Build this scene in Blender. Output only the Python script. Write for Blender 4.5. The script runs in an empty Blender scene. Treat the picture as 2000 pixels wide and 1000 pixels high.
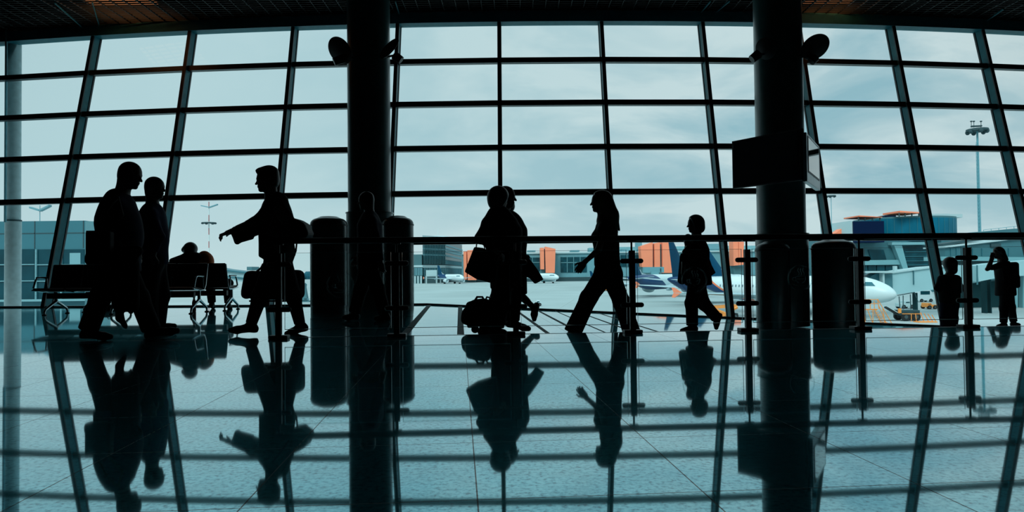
import bpy, bmesh, math, random
import numpy as np
from mathutils import Vector, Matrix

random.seed(7)
scene = bpy.context.scene
col = scene.collection

# ---------------------------------------------------------------- camera
CAM_H = 0.68            # metres above the hall floor
FPX = 1340.0            # focal length in pixels of a 2000 x 1000 frame
PITCH = math.atan(31.0 / FPX)
ROLL = 0.0106
f_ = Vector((0, math.cos(PITCH), math.sin(PITCH)))
u0 = Vector((0, -math.sin(PITCH), math.cos(PITCH)))
r0 = Vector((1, 0, 0))
r_ = r0 * math.cos(ROLL) - u0 * math.sin(ROLL)
u_ = r0 * math.sin(ROLL) + u0 * math.cos(ROLL)
cam_loc = Vector((0, 0, CAM_H))
cd = bpy.data.cameras.new('camera')
cam = bpy.data.objects.new('camera', cd)
col.objects.link(cam)
cd.sensor_width = 36.0
cd.lens = 36.0 * FPX / 2000.0
cd.clip_start = 0.05
cd.clip_end = 4000
M = Matrix((r_, u_, -f_)).transposed().to_4x4()
M.translation = cam_loc
cam.matrix_world = M
scene.camera = cam

def P(x, y, Y):
    """point at depth Y seen at photo pixel x, y"""
    d = f_ + r_ * ((x - 1000) / FPX) + u_ * ((500 - y) / FPX)
    return cam_loc + d * (Y / d.y)

def G(x, y, z):
    d = f_ + r_ * ((x - 1000) / FPX) + u_ * ((500 - y) / FPX)
    return cam_loc + d * ((z - CAM_H) / d.z)

# ---------------------------------------------------------------- sky, exposure
vs = scene.view_settings
vs.view_transform = 'Standard'
vs.look = 'None'
vs.gamma = 1.0
vs.use_curve_mapping = False
vs.exposure = 0.0
scene.cycles.use_denoising = True
scene.cycles.transparent_max_bounces = 24
scene.cycles.max_bounces = 10
scene.cycles.sample_clamp_indirect = 4.0

world = bpy.data.worlds.new('overcast_sky')
scene.world = world
world.use_nodes = True
nt = world.node_tree
nt.nodes.clear()

def N(nt, t, **kw):
    n = nt.nodes.new(t)
    for k, v in kw.items():
        setattr(n, k, v)
    return n

def math_n(nt, op, a, b=None, clamp=False):
    n = N(nt, 'ShaderNodeMath', operation=op, use_clamp=clamp)
    for i, v in enumerate((a, b)):
        if v is None:
            continue
        if isinstance(v, (int, float)):
            n.inputs[i].default_value = v
        else:
            nt.links.new(v, n.inputs[i])
    return n.outputs[0]

def ramp(nt, fac, stops):
    n = N(nt, 'ShaderNodeValToRGB')
    e = n.color_ramp.elements
    while len(e) < len(stops):
        e.new(0.5)
    for i, (p, c) in enumerate(stops):
        e[i].position = p
        e[i].color = (c[0], c[1], c[2], 1) if not isinstance(c, (int, float)) else (c, c, c, 1)
    nt.links.new(fac, n.inputs[0])
    return n.outputs[0]

def mix_rgb(nt, fac, a, b, mode='MIX'):
    n = N(nt, 'ShaderNodeMix', data_type='RGBA', blend_type=mode)
    for s, v in ((n.inputs[0], fac), (n.inputs[6], a), (n.inputs[7], b)):
        if isinstance(v, (int, float)):
            s.default_value = v
        elif isinstance(v, (tuple, list)):
            s.default_value = (v[0], v[1], v[2], 1)
        else:
            nt.links.new(v, s)
    return n.outputs[2]

tc = N(nt, 'ShaderNodeTexCoord')
sep = N(nt, 'ShaderNodeSeparateXYZ')
nt.links.new(tc.outputs['Generated'], sep.inputs[0])
dz = math_n(nt, 'ADD', math_n(nt, 'MAXIMUM', sep.outputs[2], 0.0), 0.30)
cx = math_n(nt, 'DIVIDE', sep.outputs[0], dz)
cy = math_n(nt, 'DIVIDE', sep.outputs[1], dz)
cmb = N(nt, 'ShaderNodeCombineXYZ')
nt.links.new(math_n(nt, 'MULTIPLY', cx, 0.75), cmb.inputs[0])
nt.links.new(cy, cmb.inputs[1])
cmb.inputs[2].default_value = 8.6
nz = N(nt, 'ShaderNodeTexNoise')
nz.inputs['Scale'].default_value = 2.3
nz.inputs['Detail'].default_value = 6
nz.inputs['Roughness'].default_value = 0.58
nz.inputs['Distortion'].default_value = 0.35
nt.links.new(cmb.outputs[0], nz.inputs['Vector'])
# the cloud deck breaks up towards the right of the view, plain haze on the left
brk = math_n(nt, 'MULTIPLY_ADD', sep.outputs[0], 1.2, True)
brk.node.inputs[2].default_value = 0.55
cl = ramp(nt, nz.outputs['Fac'], [(0.38, (0, 0, 0)), (0.50, (0.45,) * 3), (0.60, (1, 1, 1))])
SKY_PALE = (0.515, 0.68, 0.715)
SKY_DARK = (0.315, 0.505, 0.575)
base = mix_rgb(nt, cl, SKY_DARK, (0.64, 0.735, 0.75))
base = mix_rgb(nt, math_n(nt, 'MULTIPLY', brk, 1.0, True), SKY_PALE, base)
hz = ramp(nt, sep.outputs[2], [(0.0, (1, 1, 1)), (0.13, (0, 0, 0))])
base = mix_rgb(nt, math_n(nt, 'MULTIPLY', hz, 0.7), base, (0.62, 0.735, 0.75))
zen = ramp(nt, sep.outputs[2], [(0.0, 1.0), (0.36, 1.0), (0.75, 1.0)])
zen = N(nt, 'ShaderNodeMapRange')
zen.inputs[1].default_value = 0.36
zen.inputs[2].default_value = 0.8
zen.inputs[3].default_value = 1.0
zen.inputs[4].default_value = 1.9
nt.links.new(sep.outputs[2], zen.inputs[0])
bg = N(nt, 'ShaderNodeBackground')
nt.links.new(base, bg.inputs[0])
nt.links.new(zen.outputs[0], bg.inputs[1])
wo = N(nt, 'ShaderNodeOutputWorld')
nt.links.new(bg.outputs[0], wo.inputs[0])

# ---------------------------------------------------------------- materials
def mat(name, c, rough=0.6, metal=0.0, var=0.12, scale=8.0, spec=0.5, emit=None, emit_s=0.0):
    m = bpy.data.materials.new(name)
    m.use_nodes = True
    nt = m.node_tree
    b = nt.nodes['Principled BSDF']
    t = N(nt, 'ShaderNodeTexCoord')
    n = N(nt, 'ShaderNodeTexNoise')
    n.inputs['Scale'].default_value = scale
    n.inputs['Detail'].default_value = 4
    nt.links.new(t.outputs['Object'], n.inputs['Vector'])
    lo = tuple(max(0, v * (1 - var)) for v in c)
    hi = tuple(min(1, v * (1 + var)) for v in c)
    cc = ramp(nt, n.outputs['Fac'], [(0.3, lo), (0.7, hi)])
    nt.links.new(cc, b.inputs['Base Color'])
    b.inputs['Roughness'].default_value = rough
    b.inputs['Metallic'].default_value = metal
    b.inputs['Specular IOR Level'].default_value = spec
    if emit:
        b.inputs['Emission Color'].default_value = (*emit, 1)
        b.inputs['Emission Strength'].default_value = emit_s
    return m

def glass_mat(name, tint, refl=0.04, rough=0.0):
    m = bpy.data.materials.new(name)
    m.use_nodes = True
    nt = m.node_tree
    nt.nodes.clear()
    tr = N(nt, 'ShaderNodeBsdfTransparent')
    tr.inputs[0].default_value = (*tint, 1)
    gl = N(nt, 'ShaderNodeBsdfGlossy')
    gl.inputs['Roughness'].default_value = rough
    gl.inputs[0].default_value = (0.85, 0.97, 1, 1)
    fr = N(nt, 'ShaderNodeFresnel')
    fr.inputs[0].default_value = 1.18
    fac = math_n(nt, 'MULTIPLY', fr.outputs[0], refl / 0.04)
    mx = N(nt, 'ShaderNodeMixShader')
    nt.links.new(fac, mx.inputs[0])
    nt.links.new(tr.outputs[0], mx.inputs[1])
    nt.links.new(gl.outputs[0], mx.inputs[2])
    o = N(nt, 'ShaderNodeOutputMaterial')
    nt.links.new(mx.outputs[0], o.inputs[0])
    return m

GRID_ANG = 0.0767       # the floor grid is turned this much against the view
def floor_mat():
    m = bpy.data.materials.new('polished_stone_tiles')
    m.use_nodes = True
    nt = m.node_tree
    b = nt.nodes['Principled BSDF']
    g = N(nt, 'ShaderNodeNewGeometry')
    sp = N(nt, 'ShaderNodeSeparateXYZ')
    nt.links.new(g.outputs['Position'], sp.inputs[0])
    ca, sa = math.cos(GRID_ANG), math.sin(GRID_ANG)
    s = math_n(nt, 'ADD', math_n(nt, 'MULTIPLY', sp.outputs[0], ca), math_n(nt, 'MULTIPLY', sp.outputs[1], sa))
    q = math_n(nt, 'ADD', math_n(nt, 'MULTIPLY', sp.outputs[0], -sa), math_n(nt, 'MULTIPLY', sp.outputs[1], ca))
    def joint(v, off):
        k = math_n(nt, 'DIVIDE', math_n(nt, 'SUBTRACT', v, off), 0.69)
        fr = math_n(nt, 'FRACT', math_n(nt, 'ADD', k, 0.5))
        dd = math_n(nt, 'ABSOLUTE', math_n(nt, 'SUBTRACT', fr, 0.5))
        return math_n(nt, 'LESS_THAN', dd, 0.0034), math_n(nt, 'FLOOR', math_n(nt, 'ADD', k, 0.0))
    j1, t1 = joint(s, 0.048)
    j2, t2 = joint(q, 2.07)
    jj = math_n(nt, 'MAXIMUM', j1, j2)
    # stone grain
    n1 = N(nt, 'ShaderNodeTexNoise')
    n1.inputs['Scale'].default_value = 52
    n1.inputs['Detail'].default_value = 5
    n1.inputs['Roughness'].default_value = 0.65
    nt.links.new(g.outputs['Position'], n1.inputs['Vector'])
    n2 = N(nt, 'ShaderNodeTexNoise')
    n2.inputs['Scale'].default_value = 7
    n2.inputs['Detail'].default_value = 3
    nt.links.new(g.outputs['Position'], n2.inputs['Vector'])
    c1 = ramp(nt, n1.outputs['Fac'], [(0.34, (0.005, 0.13, 0.18)), (0.45, (0.05, 0.39, 0.48)), (0.62, (0.11, 0.53, 0.61))])
    c2 = ramp(nt, n2.outputs['Fac'], [(0.3, (0.86,) * 3), (0.7, (1.06,) * 3)])
    cc = mix_rgb(nt, 1.0, c1, c2, 'MULTIPLY')
    wn = N(nt, 'ShaderNodeTexWhiteNoise', noise_dimensions='2D')
    cv = N(nt, 'ShaderNodeCombineXYZ')
    nt.links.new(t1, cv.inputs[0])
    nt.links.new(t2, cv.inputs[1])
    nt.links.new(cv.outputs[0], wn.inputs['Vector'])
    c3 = ramp(nt, wn.outputs['Value'], [(0, (0.93,) * 3), (1, (1.03,) * 3)])
    cc = mix_rgb(nt, 1.0, cc, c3, 'MULTIPLY')
    cc = mix_rgb(nt, jj, cc, (0.006, 0.02, 0.024))
    nt.links.new(cc, b.inputs['Base Color'])
    b.inputs['Metallic'].default_value = 0.84
    nt.links.new(ramp(nt, n1.outputs['Fac'], [(0.36, 0.15), (0.56, 0.75)]), b.inputs['Coat Weight'])
    b.inputs['Coat Roughness'].default_value = 0.03
    b.inputs['Coat IOR'].default_value = 1.45
    rr = ramp(nt, n1.outputs['Fac'], [(0.35, (0.045,) * 3), (0.65, (0.026,) * 3)])
    rr = mix_rgb(nt, jj, rr, (0.6, 0.6, 0.6))
    nt.links.new(rr, b.inputs['Roughness'])
    gl = N(nt, 'ShaderNodeBsdfGlossy')
    gl.inputs['Roughness'].default_value = 0.32
    nt.links.new(cc, gl.inputs[0])
    mx = N(nt, 'ShaderNodeMixShader')
    nt.links.new(ramp(nt, n1.outputs['Fac'], [(0.35, 0.03), (0.65, 0.12)]), mx.inputs[0])
    nt.links.new(b.outputs[0], mx.inputs[1])
    nt.links.new(gl.outputs[0], mx.inputs[2])
    nt.links.new(mx.outputs[0], nt.nodes['Material Output'].inputs[0])
    return m

MT = {}
def dm(key, *a, **k):
    MT[key] = mat(key, *a, **k)
MT['floor'] = floor_mat()
MT['window_glass'] = glass_mat('tinted_window_glass', (0.935, 0.985, 0.99), 0.03)
MT['rail_glass'] = glass_mat('balustrade_glass', (0.955, 0.985, 0.985), 0.04)
MT['glass_edge'] = mat('glass_edge_glint', (0.45, 0.75, 0.78), 0.15, 0, 0.05, spec=1.0)  # pale colour painted in for the light that glass edges catch
MT['frosted'] = glass_mat('frosted_sticker', (0.78, 0.84, 0.84), 0.018, 0.3)
dm('frame_teal', (0.03, 0.21, 0.25), 0.5, 0.0, spec=0.2)
dm('frame_dark', (0.012, 0.02, 0.022), 0.4)
dm('frame_edge', (0.006, 0.008, 0.010), 0.5)
dm('ceiling_black', (0.012, 0.016, 0.017), 0.8)
dm('grille_metal', (0.018, 0.03, 0.032), 0.5, 0.2)
dm('wall_dark', (0.02, 0.026, 0.028), 0.8)
dm('column_paint', (0.035, 0.10, 0.10), 0.28, 0.0, spec=0.6)
dm('tower_paint', (0.02, 0.055, 0.053), 0.25, 0.0, spec=0.6)
dm('tower_cap', (0.03, 0.05, 0.05), 0.3, 0.2)
dm('black_metal', (0.006, 0.007, 0.007), 0.45, 0.0)
dm('rail_black', (0.004, 0.005, 0.005), 0.5)
dm('steel', (0.55, 0.62, 0.64), 0.22, 1.0)
dm('aluminium', (0.6, 0.68, 0.7), 0.2, 1.0)
dm('seat_black', (0.006, 0.007, 0.008), 0.5, spec=0.25)
dm('screen', (0.012, 0.02, 0.024), 0.05, 0.0, spec=1.0)
dm('tv_back', (0.004, 0.005, 0.006), 0.55)
dm('tv_silver', (0.32, 0.42, 0.45), 0.3, 0.4)
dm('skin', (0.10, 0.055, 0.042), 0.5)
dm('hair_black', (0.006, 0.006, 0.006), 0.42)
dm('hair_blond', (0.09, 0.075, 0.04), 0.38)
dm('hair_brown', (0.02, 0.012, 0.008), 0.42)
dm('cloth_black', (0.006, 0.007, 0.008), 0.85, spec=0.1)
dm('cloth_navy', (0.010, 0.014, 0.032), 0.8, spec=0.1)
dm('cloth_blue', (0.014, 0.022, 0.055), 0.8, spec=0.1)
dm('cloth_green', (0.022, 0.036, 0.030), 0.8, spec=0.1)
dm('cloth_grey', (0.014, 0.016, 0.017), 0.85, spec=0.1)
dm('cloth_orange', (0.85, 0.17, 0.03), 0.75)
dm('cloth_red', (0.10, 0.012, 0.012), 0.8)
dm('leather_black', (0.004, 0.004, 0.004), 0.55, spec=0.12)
dm('bottle_red', (0.65, 0.06, 0.05), 0.3)
dm('lamp_warm', (0.8, 0.5, 0.3), 0.4, emit=(1.0, 0.36, 0.12), emit_s=1.3)
dm('strip', (0.03, 0.07, 0.078), 0.7, spec=0.12)

# ---------------------------------------------------------------- mesh helpers
ROOT = {}
def tag(o, label=None, cat=None, group=None, kind=None):
    if label: o['label'] = label
    if cat: o['category'] = cat
    if group: o['group'] = group
    if kind: o['kind'] = kind
    return o

def empty(name, loc, label=None, cat=None, group=None, kind=None):
    o = bpy.data.objects.new(name, None)
    o.empty_display_size = 0.1
    col.objects.link(o)
    o.location = loc
    ROOT[o.name] = Vector(loc)
    return tag(o, label, cat, group, kind)

def root_of(p):
    while p.parent is not None:
        p = p.parent
    return p

def link_mesh(name, me, m, parent=None, loc=None):
    o = bpy.data.objects.new(name, me)
    col.objects.link(o)
    if m is not None:
        me.materials.append(m)
    if parent is not None:
        o.parent = parent
        off = ROOT[root_of(parent).name]
        me.transform(Matrix.Translation(-off))
    elif loc is not None:
        o.location = loc
        ROOT[o.name] = Vector(loc)
        me.transform(Matrix.Translation(-Vector(loc)))
    else:
        ROOT[o.name] = Vector((0, 0, 0))
    return o

class MB:
    def __init__(s):
        s.v = []
        s.f = []
    def add(s, vs_, fs):
        b = len(s.v)
        s.v += [tuple(v) for v in vs_]
        s.f += [tuple(i + b for i in f) for f in fs]
        return s
    def hexa(s, q):
        """eight corners: bottom ring then top ring"""
        return s.add(q, [(3, 2, 1, 0), (4, 5, 6, 7), (0, 1, 5, 4), (1, 2, 6, 5), (2, 3, 7, 6), (3, 0, 4, 7)])
    def box(s, c, h, R=None):
        c = Vector(c)
        pts = [Vector((x * h[0], y * h[1], z * h[2])) for z in (-1, 1) for x, y in ((-1, -1), (1, -1), (1, 1), (-1, 1))]
        if R is not None:
            pts = [R @ p for p in pts]
        return s.hexa([c + p for p in pts])
    def b2(s, lo, hi):
        lo, hi = Vector(lo), Vector(hi)
        return s.box((lo + hi) / 2, (hi - lo) / 2)
    def bar(s, a, b, w, h, up=Vector((0, 0, 1))):
        a, b = Vector(a), Vector(b)
        d = (b - a).normalized()
        x = d.cross(up)
        if x.length < 1e-4:
            x = Vector((1, 0, 0))
        x.normalize()
        y = x.cross(d)
        q = []
        for p in (a, b):
            q += [p - x * w / 2 - y * h / 2, p + x * w / 2 - y * h / 2, p + x * w / 2 + y * h / 2, p - x * w / 2 + y * h / 2]
        return s.hexa(q)
    def tube(s, pts, r, seg=12, cap=True):
        pts = [Vector(p) for p in pts]
        rs = r if isinstance(r, (list, tuple)) else [r] * len(pts)
        d0 = (pts[1] - pts[0]).normalized()
        x = d0.orthogonal().normalized()
        rings = []
        for i, p in enumerate(pts):
            d = (pts[min(i + 1, len(pts) - 1)] - pts[max(i - 1, 0)]).normalized()
            x = (x - d * x.dot(d)).normalized()
            y = d.cross(x)
            rings.append([p + (x * math.cos(2 * math.pi * k / seg) + y * math.sin(2 * math.pi * k / seg)) * rs[i] for k in range(seg)])
        return s.rings(rings, cap)
    def rings(s, rings, cap=True):
        n = len(rings[0])
        vs_ = [v for r in rings for v in r]
        fs = []
        for i in range(len(rings) - 1):
            for k in range(n):
                a, b = i * n + k, i * n + (k + 1) % n
                fs.append((a, b, b + n, a + n))
        if cap:
            fs.append(tuple(range(n - 1, -1, -1)))
            fs.append(tuple(range((len(rings) - 1) * n, len(rings) * n)))
        return s.add(vs_, fs)
    def lathe(s, prof, c=(0, 0, 0), seg=48):
        c = Vector(c)
        rings = [[c + Vector((r * math.cos(2 * math.pi * k / seg), r * math.sin(2 * math.pi * k / seg), z)) for k in range(seg)] for r, z in prof]
        return s.rings(rings)
    def prism(s, poly, d):
        d = Vector(d)
        n = len(poly)
        a = [Vector(p) for p in poly]
        vs_ = a + [p + d for p in a]
        fs = [tuple(range(n - 1, -1, -1)), tuple(range(n, 2 * n))]
        fs += [(i, (i + 1) % n, (i + 1) % n + n, i + n) for i in range(n)]
        return s.add(vs_, fs)
    def ball(s, c, r, seg=16, rg=10):
        c = Vector(c)
        r = r if isinstance(r, (tuple, list)) else (r, r, r)
        rings = []
        for i in range(1, rg):
            t = math.pi * i / rg
            rings.append([c + Vector((r[0] * math.sin(t) * math.cos(2 * math.pi * k / seg), r[1] * math.sin(t) * math.sin(2 * math.pi * k / seg), r[2] * math.cos(t))) for k in range(seg)])
        return s.rings(rings)
    def build(s, name, m, parent=None, loc=None, smooth=False, bevel=0.0):
        me = bpy.data.meshes.new(name)
        me.from_pydata(s.v, [], s.f)
        bm = bmesh.new()
        bm.from_mesh(me)
        bmesh.ops.recalc_face_normals(bm, faces=bm.faces)
        if bevel:
            bmesh.ops.bevel(bm, geom=[e for e in bm.edges if len(e.link_faces) == 2 and e.calc_face_angle(0) > 0.5], offset=bevel, segments=2, affect='EDGES', profile=0.6, clamp_overlap=True)
        bm.to_mesh(me)
        bm.free()
        if smooth:
            me.polygons.foreach_set('use_smooth', [True] * len(me.polygons))
            try:
                me.set_sharp_from_angle(angle=math.radians(38))
            except Exception:
                pass
        return link_mesh(name, me, m, parent, loc)

def copy_tree(o, parent=None):
    c = o.copy()
    col.objects.link(c)
    c.parent = parent
    for ch in list(o.children):
        copy_tree(ch, c)
    return c

# ---------------------------------------------------------------- soft shapes: a smooth distance field turned into one skin
def _a(v):
    return np.array((v[0], v[1], v[2]), dtype=np.float64)

def rc(a, b, ra, rb, k=0.03):
    return ('rc', _a(a), _a(b), ra, rb, k)
def el(c, r, R=None, k=0.03):
    return ('el', _a(c), _a(r), np.eye(3) if R is None else np.array(R, dtype=np.float64), k)
def bx(c, h, rd=0.02, R=None, k=0.02):
    return ('bx', _a(c), _a(h), rd, np.eye(3) if R is None else np.array(R, dtype=np.float64), k)
def fr(a, b, ra, rb, rd=0.006, k=0.03):
    """cone with flat ends"""
    return ('fr', _a(a), _a(b), ra, rb, rd, k)
def cut(p):
    return ('cut', p)
def keep(c, n):
    """drop everything on the side of plane (c, n) that n points to"""
    return ('keep', _a(c), _a(n))

def _bounds(p):
    t = p[0]
    if t in ('rc', 'fr'):
        r = max(p[3], p[4]) + (p[5] if t == 'fr' else 0)
        return np.minimum(p[1], p[2]) - r, np.maximum(p[1], p[2]) + r
    if t == 'el':
        e = np.sqrt(((p[3] * p[2]) ** 2).sum(axis=1))
        return p[1] - e, p[1] + e
    if t == 'bx':
        e = np.abs(p[4]) @ (p[2])
        return p[1] - e, p[1] + e

def _dist(p, X):
    t = p[0]
    if t == 'rc':
        a, b, ra, rb = p[1:5]
        ba = b - a
        l2 = ba @ ba
        h = np.clip(((X - a) @ ba) / max(l2, 1e-12), 0, 1)
        return np.linalg.norm(X - a - h[..., None] * ba, axis=-1) - (ra + (rb - ra) * h)
    if t == 'fr':
        a, b, ra, rb, rd = p[1:6]
        ba = b - a
        L2 = ba @ ba
        ra, rb = ra - rd, rb - rd
        pa = X - a
        y = (pa @ ba) / L2
        x = np.sqrt(np.maximum((pa * pa).sum(axis=-1) - y * y * L2, 0))
        cax = np.maximum(0, x - np.where(y < 0.5, ra, rb))
        cay = np.abs(y - 0.5) - 0.5
        kk = (rb - ra) ** 2 + L2
        q = np.clip(((rb - ra) * (x - ra) + y * L2) / kk, 0, 1)
        cbx = x - ra - q * (rb - ra)
        cby = y - q
        s = np.where((cbx < 0) & (cay < 0), -1.0, 1.0)
        return s * np.sqrt(np.minimum(cax * cax + cay * cay * L2, cbx * cbx + cby * cby * L2)) - rd
    if t == 'el':
        q = (X - p[1]) @ p[3]
        k0 = np.linalg.norm(q / p[2], axis=-1)
        k1 = np.linalg.norm(q / (p[2] * p[2]), axis=-1)
        return k0 * (k0 - 1) / np.maximum(k1, 1e-9)
    if t == 'bx':
        q = np.abs((X - p[1]) @ p[4]) - (p[2] - p[3])
        return np.linalg.norm(np.maximum(q, 0), axis=-1) + np.minimum(q.max(axis=-1), 0) - p[3]

def skin_mesh(name, prims, h=0.01, taub=3):
    los, his = zip(*[_bounds(p) for p in prims if p[0] not in ('cut', 'keep')])
    lo = np.min(los, axis=0) - 3 * h
    hi = np.max(his, axis=0) + 3 * h
    n = np.ceil((hi - lo) / h).astype(int) + 1
    D = np.full(n, 0.2, dtype=np.float64)
    ax = [lo[i] + h * np.arange(n[i]) for i in range(3)]
    def grid(i0, i1):
        g = np.meshgrid(*[ax[i][i0[i]:i1[i]] for i in range(3)], indexing='ij')
        return np.stack(g, axis=-1)
    for p in prims:
        if p[0] == 'keep':
            X = grid((0, 0, 0), n)
            D[...] = np.maximum(D, (X - p[1]) @ p[2])
            continue
        q = p[1] if p[0] == 'cut' else p
        k = q[-1]
        b0, b1 = _bounds(q)
        pad = k + 3 * h
        i0 = np.clip(np.floor((b0 - pad - lo) / h).astype(int), 0, n - 1)
        i1 = np.clip(np.ceil((b1 + pad - lo) / h).astype(int) + 1, 1, n)
        if np.any(i1 <= i0):
            continue
        d = _dist(q, grid(i0, i1))
        S = D[i0[0]:i1[0], i0[1]:i1[1], i0[2]:i1[2]]
        if p[0] == 'cut':
            S[...] = np.maximum(S, -d)
        else:
            hh = np.maximum(k - np.abs(S - d), 0) / k
            S[...] = np.minimum(S, d) - hh * hh * k * 0.25
    ins = D < 0
    c = [ins[dx:n[0] - 1 + dx, dy:n[1] - 1 + dy, dz_:n[2] - 1 + dz_] for dx in (0, 1) for dy in (0, 1) for dz_ in (0, 1)]
    cnt = sum(a.astype(np.int8) for a in c)
    mix = (cnt > 0) & (cnt < 8)
    cells = np.argwhere(mix)
    idx = -np.ones(mix.shape, dtype=np.int64)
    idx[mix] = np.arange(len(cells))
    acc = np.zeros((len(cells), 3))
    num = np.zeros(len(cells))
    for axis in range(3):
        for u in (0, 1):
            for w in (0, 1):
                o0 = np.zeros(3, dtype=int)
                oth = [i for i in range(3) if i != axis]
                o0[oth[0]] = u
                o0[oth[1]] = w
                o1 = o0.copy()
                o1[axis] = 1
                A = cells + o0
                B = cells + o1
                da = D[A[:, 0], A[:, 1], A[:, 2]]
                db = D[B[:, 0], B[:, 1], B[:, 2]]
                m_ = (da < 0) != (db < 0)
                t = np.where(m_, da / np.where(m_, da - db, 1), 0)
                pt = A + t[:, None] * (o1 - o0)
                acc += np.where(m_[:, None], pt, 0)
                num += m_
    V = lo + h * acc / num[:, None]
    F = []
    for axis in range(3):
        oth = [(axis + 1) % 3, (axis + 2) % 3]
        sl0 = [slice(None)] * 3
        sl1 = [slice(None)] * 3
        sl0[axis] = slice(0, n[axis] - 1)
        sl1[axis] = slice(1, n[axis])
        ch = ins[tuple(sl0)] != ins[tuple(sl1)]
        E = np.argwhere(ch)
        E = E[(E[:, oth[0]] > 0) & (E[:, oth[1]] > 0) & (E[:, oth[0]] < n[oth[0]] - 1) & (E[:, oth[1]] < n[oth[1]] - 1)]
        first = ins[E[:, 0], E[:, 1], E[:, 2]]
        q = []
        for du, dv in ((-1, -1), (0, -1), (0, 0), (-1, 0)):
            C = E.copy()
            C[:, oth[0]] += du
            C[:, oth[1]] += dv
            q.append(idx[C[:, 0], C[:, 1], C[:, 2]])
        q = np.stack(q, axis=1)
        q[~first] = q[~first][:, ::-1]
        F.append(q)
    F = np.concatenate(F)
    # a little fairing
    for it in range(taub):
        for lam in (0.5, -0.52):
            s_ = np.zeros_like(V)
            w_ = np.zeros(len(V))
            for i in range(4):
                j = F[:, (i + 1) % 4]
                np.add.at(s_, F[:, i], V[j])
                np.add.at(w_, F[:, i], 1)
                np.add.at(s_, j, V[F[:, i]])
                np.add.at(w_, j, 1)
            V = V + lam * (s_ / np.maximum(w_, 1)[:, None] - V)
    me = bpy.data.meshes.new(name)
    me.vertices.add(len(V))
    me.vertices.foreach_set('co', V.astype(np.float32).ravel())
    me.loops.add(F.size)
    me.loops.foreach_set('vertex_index', F.astype(np.int32).ravel())
    me.polygons.add(len(F))
    me.polygons.foreach_set('loop_start', np.arange(0, F.size, 4, dtype=np.int32))
    try:
        me.polygons.foreach_set('loop_total', np.full(len(F), 4, dtype=np.int32))
    except Exception:
        pass
    me.polygons.foreach_set('use_smooth', np.ones(len(F), dtype=bool))
    me.update(calc_edges=True)
    me.validate()
    return me

def soft(name, prims, m, parent=None, loc=None, h=0.01):
    return link_mesh(name, skin_mesh(name, prims, h), m, parent, loc)
# ================================================================ the hall
C_ = CAM_H
def WD(X):              # distance of the curved glass front at eye level
    return 14.9 * (1 + 0.055 * (X / 11.5) ** 2)
def WN(X):              # tangent and outward normal of the front in plan
    d = 14.9 * 0.11 * X / 11.5 ** 2
    t = Vector((1, d, 0)).normalized()
    return t, Vector((-t.y, t.x, 0))
LEAN = 0.268            # the front leans outwards as it rises
def WP(X, z):
    return Vector((X, WD(X) + LEAN * (z - C_), z))
RAMP_X, RAMP_S = -1.8, 0.055
def zramp(X):
    return 0.0 if X <= RAMP_X else -RAMP_S * (X - RAMP_X)
def rail_y(X):
    return 7.29 + 0.0566 * (X + 2.47)
EDGE = 0.10             # the slab ends this far beyond the balustrade
Z_ROWS = [2.447, 3.51, 4.596, 5.686]
Z_LOW = 1.36
Z_TOP = 6.664
XL, XR = -13.6, 13.6

def mul_x(px):
    Y = 15.2
    for _ in range(6):
        X = P(px, 377, Y).x
        Y = WD(X) + LEAN * 1.767
    return X
MUL_PX = [-85, 135, 335, 549, 766, 977, 1190, 1400, 1600, 1795, 1979]
MUL = [XL] + [mul_x(p) for p in MUL_PX] + [XR]
X_LOW0 = mul_x(766)

# floor: one slab, cut back along the balustrade; the ramp falls away to the right beyond it
def wall_line(x0, x1, n, inset=0.0):
    out = []
    for i in range(n + 1):
        X = x0 + (x1 - x0) * i / n
        z = zramp(X)
        out.append(WP(X, z) + Vector((0, 0.06 - inset, 0)))
    return out
FB = -6.0
mb = MB()
e0, e1 = RAMP_X, XR
poly = [Vector((XL, FB, 0)), Vector((XR, FB, 0)), Vector((XR, rail_y(XR) + EDGE, 0)), Vector((RAMP_X, rail_y(RAMP_X) + EDGE, 0))]
wl = [Vector((p.x, p.y, 0)) for p in wall_line(XL, RAMP_X, 24)]
poly += list(reversed(wl))
mb.prism(poly, (0, 0, -0.35))
floor = mb.build('floor', MT['floor'])
tag(floor, 'polished grey stone tile floor of the hall, upper level', kind='structure')
mb = MB()
wl = wall_line(RAMP_X, XR, 30)
n = len(wl)
top, bot = [], []
for p in wl:
    top.append((Vector((p.x, rail_y(p.x) + EDGE, p.z)), p))
vs_ = []
fs = []
for a, b in top:
    vs_ += [a, b, a - Vector((0, 0, 0.3)), b - Vector((0, 0, 0.3))]
for i in range(n - 1):
    a = i * 4
    b = a + 4
    fs += [(a, b, b + 1, a + 1), (a + 2, a + 3, b + 3, b + 2), (a, a + 2, b + 2, b), (a + 1, b + 1, b + 3, a + 3)]
fs += [(0, 1, 3, 2), (4 * n - 4, 4 * n - 2, 4 * n - 1, 4 * n - 3)]
mb.add(vs_, fs)
ramp_o = mb.build('floor_ramp', MT['floor'])
tag(ramp_o, 'polished stone ramp sloping down to the right behind the balustrade', kind='structure')
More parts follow.
